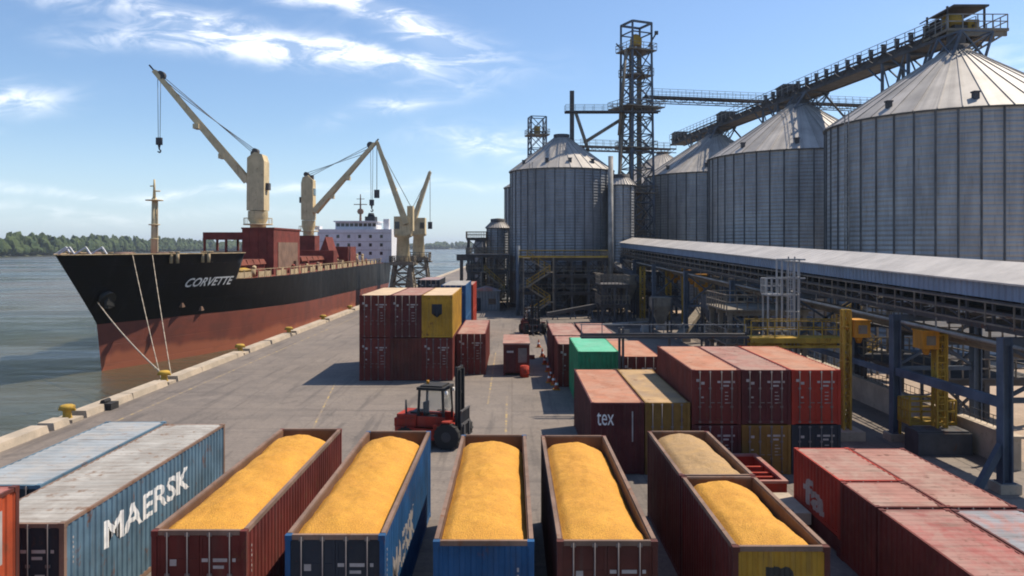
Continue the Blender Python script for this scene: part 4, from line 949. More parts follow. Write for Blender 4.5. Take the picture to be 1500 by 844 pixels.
# elevator tower
TX, TY, TA = 22.3, 141, .42
tw = thing('elevator_tower', 'tall open lattice elevator tower with rusty platforms between the silos', 'tower', (TX, TY, 0))
m_ = MB(); lattice(m_, rot_sq(TX, TY, 2.55, 2.3, TA, 0), rot_sq(TX, TY, 2.0, 1.9, TA, 45.5), 15, .36, .15); m_.build('lattice_frame', M['steel'], tw)
m_ = MB(); lattice(m_, rot_sq(TX, TY, 2.0, 1.9, TA, 45.5), rot_sq(TX, TY, 2.0, 1.9, TA, 50.3), 1, .34, .12, ()); q = [Vector(v) for v in rot_sq(TX, TY, 2.0, 1.9, TA, 50.2)]
for i in range(4): m_.bar(q[i], q[(i+1) % 4], .34)
q2 = [Vector(v) for v in rot_sq(TX, TY, 2.0, 1.9, TA, 48.4)]
for i in range(4): m_.bar(q2[i], q2[(i+1) % 4], .2)
m_.build('hoist_frame', M['steel'], tw)
for zz, e in ((45.4, 2.8), (35.2, 3.9), (28, 2.9), (20, 2.9), (12, 2.9), (41, 2.4)):
    m_ = MB(); pp = rot_sq(TX, TY, e, e*.85, TA, zz); m_.prism([(a, b) for a, b, c in pp], zz-.2, zz); pf = m_.build('platform', M['rustgalv'], tw)
    m_ = MB(); rail_loop(m_, pp, 1.15, .08, 4); m_.build('handrail', M['rustgalv'], pf)
for (ox, oy) in ((-.9, -.3), (.6, .4)):
    m_ = MB(); m_.box((TX+ox-.4, TY+oy-.35, 0), (TX+ox+.4, TY+oy+.35, 46.4)); m_.build('elevator_leg', M['rustgalv'], tw)
m_ = MB(); m_.prism([(TX-1.0, TY-.7), (TX+.9, TY-.7), (TX+.9, TY+.7), (TX-1.0, TY+.7)], 46.4, 47.7); m_.tube((TX-.2, TY-.9, 47.5), (TX-.2, TY+.9, 47.5), .8, 12); m_.build('drive_head', M['safety'], tw)
m_ = MB(); m_.bar((TX+2, TY-1, 46), (TX+3.3, TY-1.2, 48.2), .25); m_.cbox((TX+3.4, TY-1.2, 48.4), (.6, .5, .6)); m_.bar((TX-2.4, TY, 45.5), (TX-3.6, TY, 46.8), .2); m_.build('floodlight', M['darksteel'], tw)
m_ = MB(); 
for zz in range(0, 44, 4): m_.bar((TX+1.6-(zz//4 % 2)*2.8, TY-2.0, zz), (TX-1.2+(zz//4 % 2)*2.8, TY-2.0, zz+4), .5, .12)
m_.build('stair', M['rustgalv'], tw)
m_ = MB(); m_.tube((TX-2.6, TY-2.2, 34), (TX-4.6, TY-1, 0), .32, 8); m_.tube((TX-2.2, TY-2.6, 45), (TX-3.4, TY-2.4, 30), .28, 8); m_.build('spout_pipe', M['rustgalv'], tw)
# second, smaller tower behind the mast silo
t2 = thing('elevator_tower', 'small distant lattice tower rising behind the mast silo roof', 'tower', (5.7, 184, 0))
m_ = MB(); lattice(m_, rot_sq(5.9, 184, 1.9, 1.7, .2, 0), rot_sq(5.9, 184, 1.8, 1.6, .2, 40.6), 11, .34, .15); m_.build('lattice_frame', M['steel'], t2)
m_ = MB(); m_.prism([(a, b) for a, b, c in rot_sq(5.9, 184, 2.5, 2.2, .2, 0)], 36.2, 36.5); rail_loop(m_, rot_sq(5.9, 184, 2.5, 2.2, .2, 36.5), 1.1, .08); m_.build('platform', M['rustgalv'], t2)
m_ = MB(); m_.cbox((5.9, 184, 37.5), (1.4, 1.2, 1.9)); m_.build('drive_head', M['safety'], t2)
# mast and spouts on the left silo
ms = thing('roof_mast', 'dark mast with a slanting spout on the roof of the left silo', 'mast', (10.5, 137.5, 28.4))
m_ = MB(); m_.bar((10.5, 137.5, 28.0), (10.5, 137.5, 37.6), .75, .6); m_.build('mast_post', M['darksteel'], ms)
m_ = MB(); m_.tube((11.2, 137.3, 33.6), (13.3, 136.6, 27.0), .3, 8); m_.tube((12.6, 137, 28.5), (20.3, 139.5, 33.5), .3, 8); m_.build('spout_pipe', M['rustgalv'], ms)
catwalk('bridge_conveyor', 'short railed bridge from the roof mast to the lattice tower', (9.3, 137.5, 34.0), (26, 138.6, 34.2), 1.5, 1.1, ('darksteel', 'rustgalv'), .6, 1.6, cat='conveyor', truss=False)
catwalk('bridge_conveyor', 'low railed bridge behind the tower above the pale silo', (12.5, 150, 29.6), (34.5, 168, 31.2), 1.6, 1.2, ('darksteel', 'rustgalv'), .9, 2, cat='conveyor')
catwalk('bridge_conveyor', 'long level railed bridge from the tower to behind the biggest silo', (24, 142.5, 37.6), (78, 152.5, 37.4), 1.9, 1.3, ('darksteel', 'galv'), 1.0, 1.5, cat='conveyor')
m_ = MB(); lattice(m_, rot_sq(77, 152, 1.5, 1.5, .2, 0), rot_sq(77, 152, 1.2, 1.2, .2, 36.3), 9, .3, .13); single(m_, 'bridge_trestle', M['steel'], 'lattice trestle carrying the far end of the level bridge behind the biggest silo', 'trestle')

# overhead conveyor along the silo tops
P0, P1 = Vector((36.0, 171, 33.1)), Vector((48.4, 84.6, 33.8)); dv = (P1-P0); dn = dv.normalized(); nv = Vector((-dn.y, dn.x, 0)).normalized()
oc = thing('overhead_conveyor', 'long dark conveyor running over the silo tops up to the drive house', 'conveyor', P0)
m_ = MB(); m_.bar(P0, P1, 1.5, 1.0)
for s in (-1, 1):
    m_.bar(P0+nv*1.5*s-Vector((0, 0, .7)), P1+nv*1.5*s-Vector((0, 0, .7)), .22, .4)
    n = 46
    for i in range(n):
        a, c = P0.lerp(P1, i/n)+nv*1.5*s, P0.lerp(P1, (i+1)/n)+nv*1.5*s; lo = Vector((0, 0, .7)); hi = Vector((0, 0, .5))
        m_.bar(a-lo, c+hi, .09) if i % 2 else m_.bar(a+hi, c-lo, .09)
    m_.bar(P0+nv*1.5*s+Vector((0, 0, .5)), P1+nv*1.5*s+Vector((0, 0, .5)), .15, .22)
m_.bar(P0-Vector((0, 0, .72)), P1-Vector((0, 0, .72)), 2.9, .1)
m_.build('truss', M['darksteel'], oc)
for s in (-1, 1):
    r = MB(); n = 50
    for i in range(n+1): a = P0.lerp(P1, i/n)+nv*1.75*s; r.bar(a, a+Vector((0, 0, 1.5)), .07)
    for z in (1.5, 1.0): r.bar(P0+nv*1.75*s+Vector((0, 0, z)), P1+nv*1.75*s+Vector((0, 0, z)), .06)
    r.build('handrail', M['galv'], oc)
for i in range(16):
    a = P0.lerp(P1, .50+.03*i); h = MB(); h.cbox(a+Vector((-.9, 0, .95)), (.45, .35, 1.0)); h.cbox(a+Vector((-.9, 0, 1.5)), (.6, .45, .12)); h.build('idler_hood', M['darksteel'], oc)
for f in (.0, .28, .55):
    a = P0.lerp(P1, f+.015); h = MB(); h.cbox(a+Vector((0, 0, .6)), (2.6, 3.6, 2.0)); h.cbox(a+Vector((0, 0, 1.7)), (2.9, 3.9, .2)); h.build('transfer_housing', M['darksteel'], oc)
# supports on the silo tops
for (sx_, sy_, nm_) in ((47.5, 84, 'biggest silo'), (42.3, 115.5, 'second silo'), (38.1, 147, 'third silo')):
    def on(yy): return P0+dv*((P0.y-yy)/(P0.y-P1.y))
    def roofz(p): r_ = math.hypot(p.x-sx_, p.y-sy_); return 31.2-(31.2-23.3)*max(0, r_-1.3)/11.7
    cset = []
    for dy in (12.3, 7.4):
        t = thing('roof_trestle', 'braced steel trestle under the conveyor, %s on the roof of the %s' % ('near the eave' if dy > 10 else 'half way up', nm_), 'trestle', (on(sy_+dy).x, sy_+dy, roofz(on(sy_+dy))), 0, 'trestles on the silo roofs')
        m_ = MB(); c = on(sy_+dy)
        for s in (-1, 1):
            a = c+nv*1.4*s; m_.bar(Vector((a.x, a.y, roofz(a)-.1)), Vector((a.x, a.y, c.z-.75)), .3)
        a, b = c-nv*1.4, c+nv*1.4; m_.bar(Vector((a.x, a.y, c.z-1.0)), Vector((b.x, b.y, c.z-1.0)), .3)
        m_.bar(Vector((a.x, a.y, roofz(a))), Vector((b.x, b.y, c.z-1.0)), .14); m_.bar(Vector((b.x, b.y, roofz(b))), Vector((a.x, a.y, c.z-1.0)), .14)
        m_.build('leg_frame', M['steel'], t)
        m_ = MB(); c3 = on(sy_+dy-4.2)
        for s in (-1, 1): a = c+nv*1.4*s; b = c3+nv*1.4*s; m_.bar(Vector((a.x, a.y, max(roofz(a), 24))), Vector((b.x, b.y, c3.z-.8)), .15); b2 = on(sy_+dy+3)+nv*1.4*s; m_.bar(Vector((a.x, a.y, c.z-3.2)), Vector((b2.x, b2.y, b2.z-.8)), .16)
        m_.build('brace', M['steel'], t)
    t = thing('apex_frame', 'short braced frame carrying the conveyor on the peak of the %s' % nm_, 'frame', (sx_, sy_, 30), 0, 'frames on the silo peaks')
    m_ = MB(); c = on(sy_); zz = c.z-.8; lattice(m_, rot_sq(sx_, sy_, 1.9, 1.9, .14, 30.2), rot_sq(c.x, sy_, 1.8, 1.8, .14, zz), 1, .22, .13); m_.build('lattice_frame', M['steel'], t)
    m_ = MB(); m_.lathe((sx_, sy_, 0), [(.9, 31), (.9, zz)], 12); m_.build('inlet_spout', M['darksteel'], t)
    if sx_ > 47: continue
    m_ = MB(); m_.tube((c.x+1.5, sy_-1, zz), (c.x+4.6, sy_-3.5, roofz(Vector((c.x+4.6, sy_-3.5, 0)))+.3), .16, 8); m_.build('strut', M['darksteel'], t)
# drive house at the near end
hd = thing('drive_house', 'yellow conveyor drive under a canopy on the railed top platform', 'drive house', (P1.x, 80, 33.6))
m_ = MB(); m_.box((46.6, 84.0, 33.50), (53.2, 89.2, 33.80))
for y in (84.3, 86.5, 88.8): m_.box((46.7, y-.12, 33.00), (53.1, y+.12, 33.50))
m_.bar((53.0, 84.3, 33.30), (49.8, 84.3, 31.40), .2); m_.bar((53.0, 88.8, 33.30), (49.8, 88.8, 31.40), .2); m_.build('platform', M['rustgalv'], hd)
m_ = MB(); rail_loop(m_, [(46.7, 84.1, 33.80), (53.1, 84.1, 33.80), (53.1, 89.1, 33.80), (46.7, 89.1, 33.80)], 1.5, .09, 4); m_.build('handrail', M['galv'], hd)
m_ = MB()
for (x, y) in ((46.9, 84.6), (50.9, 84.6), (50.9, 88.7), (46.9, 88.7)): m_.bar((x, y, 33.80), (x, y, 36.30), .18)
m_.add([(46.2, 84.2, 35.70), (47.4, 84.2, 36.40), (51.2, 84.2, 36.40), (51.2, 89, 36.40), (47.4, 89, 36.40), (46.2, 89, 35.70), (46.2, 84.2, 35.55), (47.4, 84.2, 36.20), (51.2, 84.2, 36.20), (51.2, 89, 36.20), (47.4, 89, 36.20), (46.2, 89, 35.55)], [(0, 1, 4, 5), (1, 2, 3, 4), (11, 10, 7, 6), (10, 9, 8, 7), (0, 6, 7, 1), (1, 7, 8, 2), (2, 8, 9, 3), (3, 9, 10, 4), (4, 10, 11, 5), (5, 11, 6, 0)])
m_.box((47.2, 87.2, 33.80), (49.4, 88.9, 35.60)); m_.build('canopy', M['darksteel'], hd)
m_ = MB(); m_.tube((47.2, 85.6, 34.90), (48.6, 85.6, 34.90), .85, 14); m_.box((49.4, 85, 33.80), (50.6, 86.4, 35.00)); m_.build('drive_motor', M['safety'], hd)
# ------------------------------------------------------------------ covered gallery
def gal(yy): return 21.4-(yy-33)*.038
def gz(yy): return 8.9+(yy-33)*.0225
GA, GB = 12.0, 128.5
gl = thing('conveyor_gallery', 'long raised conveyor gallery with pale roof and blue side cladding', 'gallery', (gal(60), 60, 0))
def gpt(yy, off, z): return Vector((gal(yy)+off, yy, gz(yy)+z))
m_ = MB(); ys = [GA+(GB-GA)*i/40 for i in range(41)]
prof = [(-.25, -.02), (2.0, .78), (4.25, -.02)]
vs = []; fs = []
for i, yy in enumerate(ys):
    for (o, z) in prof: vs.append(gpt(yy, o, z))
    for (o, z) in prof: vs.append(gpt(yy, o, z-.08))
    if i:
        a, b = 6*(i-1), 6*i
        for j in (0, 1): fs.append((a+j, a+j+1, b+j+1, b+j)); fs.append((a+3+j, b+3+j, b+4+j, a+4+j))
        fs.append((a, b, b+3, a+3)); fs.append((a+2, a+5, b+5, b+2))
m_.add(vs, fs); m_.build('roof', M['gal_roof'], gl)
for o in (0, 4):
    m_ = MB(); a, b = gpt(GA, o, -.12), gpt(GB, o, -.12); m_.add([a-Vector((0, 0, .68)), b-Vector((0, 0, .68)), b, a, a-Vector((-.05, 0, .68)), b-Vector((-.05, 0, .68)), b+Vector((.05, 0, 0)), a+Vector((.05, 0, 0))], [(0, 3, 2, 1), (4, 5, 6, 7), (0, 1, 5, 4), (3, 7, 6, 2)]); m_.build('side_cladding', M['gal_side'], gl)
m_ = MB()
for o in (.1, 3.9):
    for z, h in ((-2.05, .32), (-1.42, .12), (-.95, .12)): m_.bar(gpt(GA, o, z), gpt(GB, o, z), .16, h)
    n = 61
    for i in range(n):
        ya, yb = GA+(GB-GA)*i/n, GA+(GB-GA)*(i+1)/n
        m_.bar(gpt(ya, o, -2.05), gpt(ya, o, -.1), .12); (m_.bar(gpt(ya, o, -2.0), gpt(yb, o, -1.4), .07) if i % 2 else m_.bar(gpt(ya, o, -1.4), gpt(yb, o, -2.0), .07))
for i in range(41): yy = ys[i]; m_.bar(gpt(yy, 0, -2.2), gpt(yy, 4, -2.2), .18, .22)
m_.build('truss', M['darksteel'], gl)
m_ = MB(); m_.bar(gpt(GA, 2.4, -1.55), gpt(GB, 2.4, -1.55), 1.3, .14); m_.bar(gpt(GA, 2.4, -1.1), gpt(GB, 2.4, -1.1), 1.1, .1)
for i in range(62): yy = GA+2*i; m_.bar(gpt(yy, 1.7, -1.5), gpt(yy, 1.7, -1.0), .1); m_.tube(gpt(yy, 1.75, -1.22), gpt(yy, 3.05, -1.22), .09, 6)
m_.build('belt', M['rubber'], gl)
m_ = MB(); m_.bar(gpt(GA, .75, -1.95), gpt(GB, .75, -1.95), 1.0, .08)
m_.build('walkway', M['rustgalv'], gl)
m_ = MB()
n = 61
for i in range(n+1): yy = GA+(GB-GA)*i/n; m_.bar(gpt(yy, -.28, -2.0), gpt(yy, -.28, -.95), .06)
for z in (-.95, -1.45, -1.9): m_.bar(gpt(GA, -.28, z), gpt(GB, -.28, z), .06)
m_.build('handrail', M['rustgalv'], gl)
# trestles of the gallery
TRY = (33.5, 42.4, 56, 70, 86, 102, 115, 126)
TLB = ('nearest the camera with a knee brace at its foot', 'beside the yellow platform', 'behind the yellow gantry post', 'behind the white ladder tower', 'in the middle of the gallery', 'by the row of yellow posts', 'in the shade before the tower', 'at the far end by the pale silo')
for i, yy in enumerate(TRY):
    t = thing('gallery_trestle', 'steel trestle under the gallery, '+TLB[i], 'trestle', (gal(yy), yy, 0), 0, 'trestles under the gallery')
    for o in (-.35, 4.0):
        c = MB(); p = gpt(yy, o, -2.35); c.box((p.x-.22, yy-.24, .45), (p.x-.16, yy+.24, p.z)); c.box((p.x+.16, yy-.24, .45), (p.x+.22, yy+.24, p.z)); c.box((p.x-.16, yy-.05, .45), (p.x+.16, yy+.05, p.z)); c.box((p.x-.3, yy-.3, .4), (p.x+.3, yy+.3, .45)); c.build('column', M['steel'], t)
        f = MB(); f.prism([(p.x-.45, yy-.45), (p.x+.45, yy-.45), (p.x+.45, yy+.45), (p.x-.45, yy+.45)], .008, .40); f.build('footing', M['concrete'], t)
    c = MB(); a, b = gpt(yy, -.5, -2.5), gpt(yy, 4.2, -2.5); c.bar(a, b, .3, .34); c.build('cross_beam', M['steel'], t)
    c = MB(); a, b = gpt(yy, -.13, 0), gpt(yy, 3.78, 0); c.bar((a.x, yy, 3.9), (b.x, yy, 3.9), .18, .22); c.bar((a.x, yy, 4.1), (b.x, yy, a.z-2.8), .14); c.bar((b.x, yy, 4.1), (a.x, yy, a.z-2.8), .14)
    if i == 0: c.bar((gal(yy)-.5, yy, 2.0), (gal(yy)-1.6, yy-.1, .1), .28)
    c.build('brace', M['steel'], t)
c = MB(); c.bar((gal(42.4)-.35, 42.1, 3.75), (gal(33.5)-.35, 33.8, 3.75), .28, .42); single(c, 'tie_beam', M['steel'], 'heavy blue grey beam joining the two nearest gallery columns', 'beam')
c = MB(); c.bar((gal(56)-.35, 55.7, 3.6), (gal(42.4)-.35, 42.7, 3.6), .22, .3); single(c, 'tie_beam', M['steel'], 'beam joining the second and third gallery columns behind the yellow post', 'beam')

# yellow posts with orange boxes
def spout_post(label, x, y, h, box=None, ladder=False, mat='safety', wd_=.18):
    t = thing('loading_post', label, 'post', (x, y, 0), 0, 'yellow posts under the gallery')
    m_ = MB(); lattice(m_, [(x-wd_, y-wd_, .5), (x+wd_, y-wd_, .5), (x+wd_, y+wd_, .5), (x-wd_, y+wd_, .5)], [(x-wd_, y-wd_, h), (x+wd_, y-wd_, h), (x+wd_, y+wd_, h), (x-wd_, y+wd_, h)], max(3, int(h/.9)), .11, .05); m_.build('post_frame', M[mat], t)
    m_ = MB(); m_.box((x-.75, y-.75, .008), (x+.75, y+.75, .5)); m_.build('footing', M['concrete'], t)
    if box is not None:
        bx, bz, bs = box; m_ = MB(); m_.box((x+bx-bs, y-.5, bz-bs*1.1), (x+bx+bs, y+.5, bz+bs)); m_.box((x+bx-bs*1.1, y-.55, bz+bs), (x+bx+bs*1.1, y+.55, bz+bs*1.18)); m_.box((min(x, x+bx), y-.1, bz-.1), (max(x, x+bx), y+.1, bz+.1)); m_.tube((x+bx, y, bz-bs*1.1), (x+bx, y, bz-bs*1.9), bs*.55, 10, bs*.3); bo_ = m_.build('control_box', M['safeorange'], t)
        m_ = MB(); m_.box((x+bx-bs*.55, y-.53, bz-bs*.6), (x+bx+bs*.55, y-.5, bz+bs*.5)); m_.build('cover_plate', M['rustgalv'], bo_)
    if ladder:
        m_ = MB()
        for s in (-.25, .25): m_.bar((x+s, y-wd_-.15, .5), (x+s, y-wd_-.15, h-.2), .07)
        zz = .7
        while zz < h-.2: m_.bar((x-.25, y-wd_-.15, zz), (x+.25, y-wd_-.15, zz), .05); zz += .35
        m_.build('ladder', M['safety'], t)
    return t
spout_post('tall yellow lattice post with an orange box right of the red stack', 18.2, 42.8, 7.0, (.7, 6.0, .42))
spout_post('yellow ladder post with an orange box nearest the concrete wall', 21.9, 40.3, 6.2, (-.65, 5.7, .42), True, wd_=.2)
for i, (px, Y, h, bx) in enumerate(((941, 108, 7.6, None), (979, 104, 7.4, (.9, 6.6, .55)), (1003, 100, 7.6, (.9, 6.7, .6)), (1034, 96, 6.6, (-.6, 6.2, .7)))):
    spout_post('far yellow post under the gallery, %s' % ('left end of the row', 'second from the left', 'third from the left', 'with the brightest orange box at the right end')[i], (px-750)/F*Y, Y, h, bx, wd_=.3, mat='safety' if i < 3 else 'rustgalv')
# low yellow work platform by the second column
t = thing('work_platform', 'low yellow railed work platform between column and ladder post', 'platform', (21.2, 41.6, 0))
m_ = MB(); m_.box((20.7, 40.9, 1.15), (23.2, 42.2, 1.3)); m_.build('deck', M['safety'], t)
m_ = MB(); rail_loop(m_, [(20.75, 40.95, 1.3), (23.15, 40.95, 1.3), (23.15, 42.15, 1.3), (20.75, 42.15, 1.3)], 1.1, .09, 4); m_.build('handrail', M['safety'], t)
m_ = MB()
for x in (20.8, 23.1):
    for y in (41, 42.1): m_.bar((x, y, .008), (x, y, 1.15), .12)
m_.build('leg_frame', M['safety'], t)
m_ = MB(); m_.box((20.3, 39.2, .008), (23.0, 40.6, 1.1)); m_.box((20.3, 39.3, 1.1), (22.9, 40.5, 1.2)); single(m_, 'pump_cabinet', M['darksteel'], 'dark low cabinet in front of the yellow work platform', 'cabinet')
# catwalk along the pipe rack
catwalk('service_catwalk', 'yellow railed service catwalk in front of the white ladder tower', (14.9, 49.6, 4.7), (20.8, 49.6, 4.7), 1.4, 1.1, ('safety', 'safety'), .5, 1.2)
t = thing('pipe_rack', 'thin dark pipe rack behind the green container, reaching to the yellow catwalk', 'pipe rack', (10, 49.2, 0))
m_ = MB()
for y in (49.0, 49.7): m_.bar((4.3, y, 4.78), (14.8, y, 4.78), .1, .16)
m_.tube((4.3, 49.25, 4.95), (14.8, 49.25, 4.95), .07, 6); m_.build('pipe_run', M['darksteel'], t)
for x in (6.75, 6.98, 9.9, 12.2, 14.7):
    m_ = MB(); m_.bar((x, 49.35, .008), (x, 49.35, 5.1 if x > 7 else 5.35), .14); m_.build('post', M['darksteel'], t)
m_ = MB()
for i in range(9): x = 4.4+i*1.3; m_.bar((x, 49.7, 4.85), (x, 49.7, 5.55), .05)
m_.bar((4.3, 49.7, 5.5), (14.8, 49.7, 5.5), .05); m_.build('handrail', M['galv'], t)
# white caged ladder tower
t = thing('ladder_tower', 'white caged ladder tower climbing to the gallery', 'ladder', (18.0, 50.8, 0))
m_ = MB()
for (x, zt_) in ((16.5, 7.3), (17.4, 9.6), (18.5, 9.6)):
    for y in (50.6, 51.6): m_.bar((x, y, .008), (x, y, zt_), .10)
for zz in (2.5, 5.0, 7.3): m_.bar((16.5, 50.6, zz), (18.5, 50.6, zz), .1); m_.bar((16.5, 51.6, zz), (18.5, 51.6, zz), .1)
for zz in (8.4, 9.6): m_.bar((17.4, 50.6, zz), (18.9, 50.6, zz), .1); m_.bar((17.4, 51.6, zz), (18.9, 51.6, zz), .1)
m_.build('tower_frame', M['whitesteel'], t)
m_ = MB()
for x in (17.75, 18.15): m_.bar((x, 50.4, .1), (x, 50.4, 9.8), .07)
zz = .4
while zz < 9.6: m_.bar((17.75, 50.4, zz), (18.15, 50.4, zz), .04); zz += .35
m_.build('ladder', M['whitesteel'], t)
m_ = MB()
for zz in (3, 4.1, 5.2, 6.3, 7.4, 8.5, 9.5):
    pts_ = [(17.95+.42*math.cos(a), 50.35-.45*abs(math.sin(a)), zz) for a in [math.pi*i/8 for i in range(9)]]; m_.path(pts_, .03, 5)
for a in (.4, 1.0, 1.57, 2.1, 2.7): m_.bar((17.95+.42*math.cos(a), 50.35-.45*math.sin(a), 3), (17.95+.42*math.cos(a), 50.35-.45*math.sin(a), 9.5), .04)
m_.build('safety_cage', M['whitesteel'], t)
m_ = MB(); m_.box((16.4, 50.5, 7.28), (17.4, 51.7, 7.38)); rail_loop(m_, [(16.4, 50.5, 7.38), (17.4, 50.5, 7.38), (17.4, 51.7, 7.38), (16.4, 51.7, 7.38)], 1.0, .06, 3); m_.build('landing', M['whitesteel'], t)

# concrete wall with fence posts at right
t = thing('retaining_wall', 'low curved end concrete wall with dark fence posts beside the dirt yard', 'wall', (23.6, 45, 0))
m_ = MB(); m_.box((23.4, 36.6, .008), (23.75, 75, 1.5)); m_.box((23.3, 36.5, 1.5), (23.85, 75, 1.62)); m_.build('wall_body', M['concrete'], t)
for i in range(10):
    m_ = MB(); y = 38+i*3.6; m_.bar((23.6, y, 1.62), (23.6, y, 3.1), .14); m_.build('fence_post', M['darksteel'], t)
m_ = MB()
for zz in (1.85, 2.2, 2.9): m_.tube((23.6, 37, zz), (23.6, 74, zz), .02, 5)
for i in range(72): m_.bar((23.6, 37+i*.5, 1.64), (23.6, 37+i*.5, 2.2), .022)
m_.build('fence_wire', M['darksteel'], t)

# steel platform building under the left silo
def steel_frame(name, label, x0, x1, y0, y1, levels, nx, ny, mat='darksteel', cat='steel frame', rails=True, braces=True, group=None):
    t = thing(name, label, cat, ((x0+x1)/2, (y0+y1)/2, 0), 0, group); zt_ = levels[-1]
    for i in range(nx):
        for j in range(ny):
            m_ = MB(); x = x0+(x1-x0)*i/(nx-1); y = y0+(y1-y0)*j/(ny-1); m_.bar((x, y, .008), (x, y, zt_-.1), .32, .3); m_.build('column', M[mat], t)
    for l_ in levels:
        m_ = MB(); m_.box((x0-.4, y0-.4, l_-.12), (x1+.4, y1+.4, l_))
        for j in range(ny): y = y0+(y1-y0)*j/(ny-1); m_.box((x0-.3, y-.12, l_-.5), (x1+.3, y+.12, l_-.12))
        fo = m_.build('floor_deck', M[mat], t)
        if rails:
            r = MB(); rail_loop(r, [(x0-.35, y0-.35, l_), (x1+.35, y0-.35, l_), (x1+.35, y1+.35, l_), (x0-.35, y1+.35, l_)], 1.1, .08, 8); r.build('handrail', M['rustgalv'], fo)
    if braces:
        m_ = MB(); zs = [0]+list(levels)
        for z0_, z1_ in zip(zs[:-1], zs[1:]):
            for i in range(0, nx-1, 2):
                xa_, xb_ = x0+(x1-x0)*i/(nx-1), x0+(x1-x0)*(i+1)/(nx-1); m_.bar((xa_, y0-.05, z0_), (xb_, y0-.05, z1_-.3), .14); m_.bar((xb_, y0-.05, z0_), (xa_, y0-.05, z1_-.3), .14)
        m_.build('brace', M[mat], t)
    return t
pf = steel_frame('loading_structure', 'dark steel loading structure with yellow top edge before the mast silo', 1.5, 14.0, 118, 127, (3.6, 6.2, 8.7), 6, 3)
m_ = MB(); m_.box((1.0, 117.4, 8.72), (14.4, 117.7, 9.0)); m_.bar((1.0, 117.5, 9.8), (14.4, 117.5, 9.8), .1); m_.build('edge_beam', M['safety'], pf)
m_ = MB(); m_.tube((14.9, 118.5, .008), (14.9, 118.5, 24), .38, 12); single(m_, 'downpipe', M['galv'], 'tall pale vertical pipe in front of the mast silo', 'pipe')
m_ = MB(); m_.tube((.9, 118, .008), (.9, 118, 10.5), .3, 12); single(m_, 'downpipe', M['steel'], 'shorter grey vertical pipe at the left corner of the loading structure', 'pipe')
def hopper(label, x, y, s, zt_, zb, mat='rustgalv', legs=True):
    t = thing('hopper', label, 'hopper', (x, y, 0), 0, 'hoppers in the handling yard'); m_ = MB(); h = s/2; q = s*.14
    m_.add([(x-h, y-h, zt_), (x+h, y-h, zt_), (x+h, y+h, zt_), (x-h, y+h, zt_), (x-h, y-h, zt_-s*.45), (x+h, y-h, zt_-s*.45), (x+h, y+h, zt_-s*.45), (x-h, y+h, zt_-s*.45), (x-q, y-q, zb), (x+q, y-q, zb), (x+q, y+q, zb), (x-q, y+q, zb)],
           [(4, 5, 1, 0), (5, 6, 2, 1), (6, 7, 3, 2), (7, 4, 0, 3), (8, 9, 5, 4), (9, 10, 6, 5), (10, 11, 7, 6), (11, 8, 4, 7), (0, 1, 2, 3), (11, 10, 9, 8)]); m_.build('bin', M[mat], t)
    for a in (-1, 1):
        for b in (-1, 1): m_ = MB(); m_.bar((x+a*h*.95, y+b*h*.95, .008), (x+a*h*.95, y+b*h*.95, zt_-.1), .18); m_.build('leg', M['darksteel'], t)
    return t
hopper('dark hopper inside the loading structure at left', 4.2, 121, 2.4, 6.0, 1.6, 'darksteel'); hopper('grey hopper inside the loading structure at right', 9.5, 121.2, 2.4, 5.8, 1.4, 'darksteel')
hopper('hopper below the gallery near the row of yellow posts', 16.2, 112, 3.0, 6.4, 2.0); hopper('dark hopper below the gallery before the white ladder tower', 20.5, 78, 2.8, 5.6, 1.6, 'darksteel'); hopper('small hopper below the gallery beyond the pink roofs', 17.0, 90, 2.2, 4.6, 1.4)
hopper('hopper under the gallery right of the yellow posts', 26.5, 92, 3.0, 6.0, 1.8, 'darksteel')
def conv(label, p, q, w=1.0, mat='darksteel'):
    t = thing('belt_conveyor', label, 'conveyor', ((p[0]+q[0])/2, (p[1]+q[1])/2, 0), 0, 'inclined conveyors in the handling yard'); p, q = Vector(p), Vector(q); m_ = MB(); m_.bar(p, q, w, .5); m_.build('trough', M[mat], t)
    for f in (.15, .5, .85): m_ = MB(); c = p.lerp(q, f); m_.bar((c.x-.4, c.y, .008), (c.x-.1, c.y, c.z-.25), .14); m_.bar((c.x+.4, c.y, .008), (c.x+.1, c.y, c.z-.25), .14); m_.bar((c.x-.3, c.y, c.z*.45), (c.x+.3, c.y, c.z*.45), .1); m_.build('support_frame', M['steel'], t)
    m_ = MB(); m_.tube(q+Vector((0, -.6, .1)), q+Vector((0, .6, .1)), .4, 12); m_.build('drum', M['rustgalv'], t)
conv('inclined conveyor rising under the gallery toward the mast silo', (24, 96, 1.2), (15.5, 116, 7.6)); conv('inclined conveyor rising right of the white ladder tower', (29.5, 60, 1.0), (24.5, 84, 6.4)); conv('low conveyor in front of the third silo', (18, 84, .9), (27, 104, 4.6), .9, 'rustgalv')
conv('shallow conveyor in the shade before the loading structure', (5, 111, .8), (12.5, 114, 1.9), .7, 'darksteel')
steel_frame('access_platform', 'dark steel service frame beside the slim domed silo', -7.2, -.8, 132, 146, (3.2, 6.2, 9.0), 4, 3)
steel_frame('access_platform', 'taller narrow steel frame with landings behind the slim silos', -8.2, -5.2, 146, 150, (3, 6, 9, 12), 2, 2)
steel_frame('access_platform', 'dark steel frame under the far end of the gallery', 16.2, 24.5, 117, 124, (3.6, 6.6), 4, 3)
steel_frame('access_platform', 'steel service frame under the middle of the gallery', 25, 31, 88, 96, (3.2, 6.2), 3, 3, 'steel')
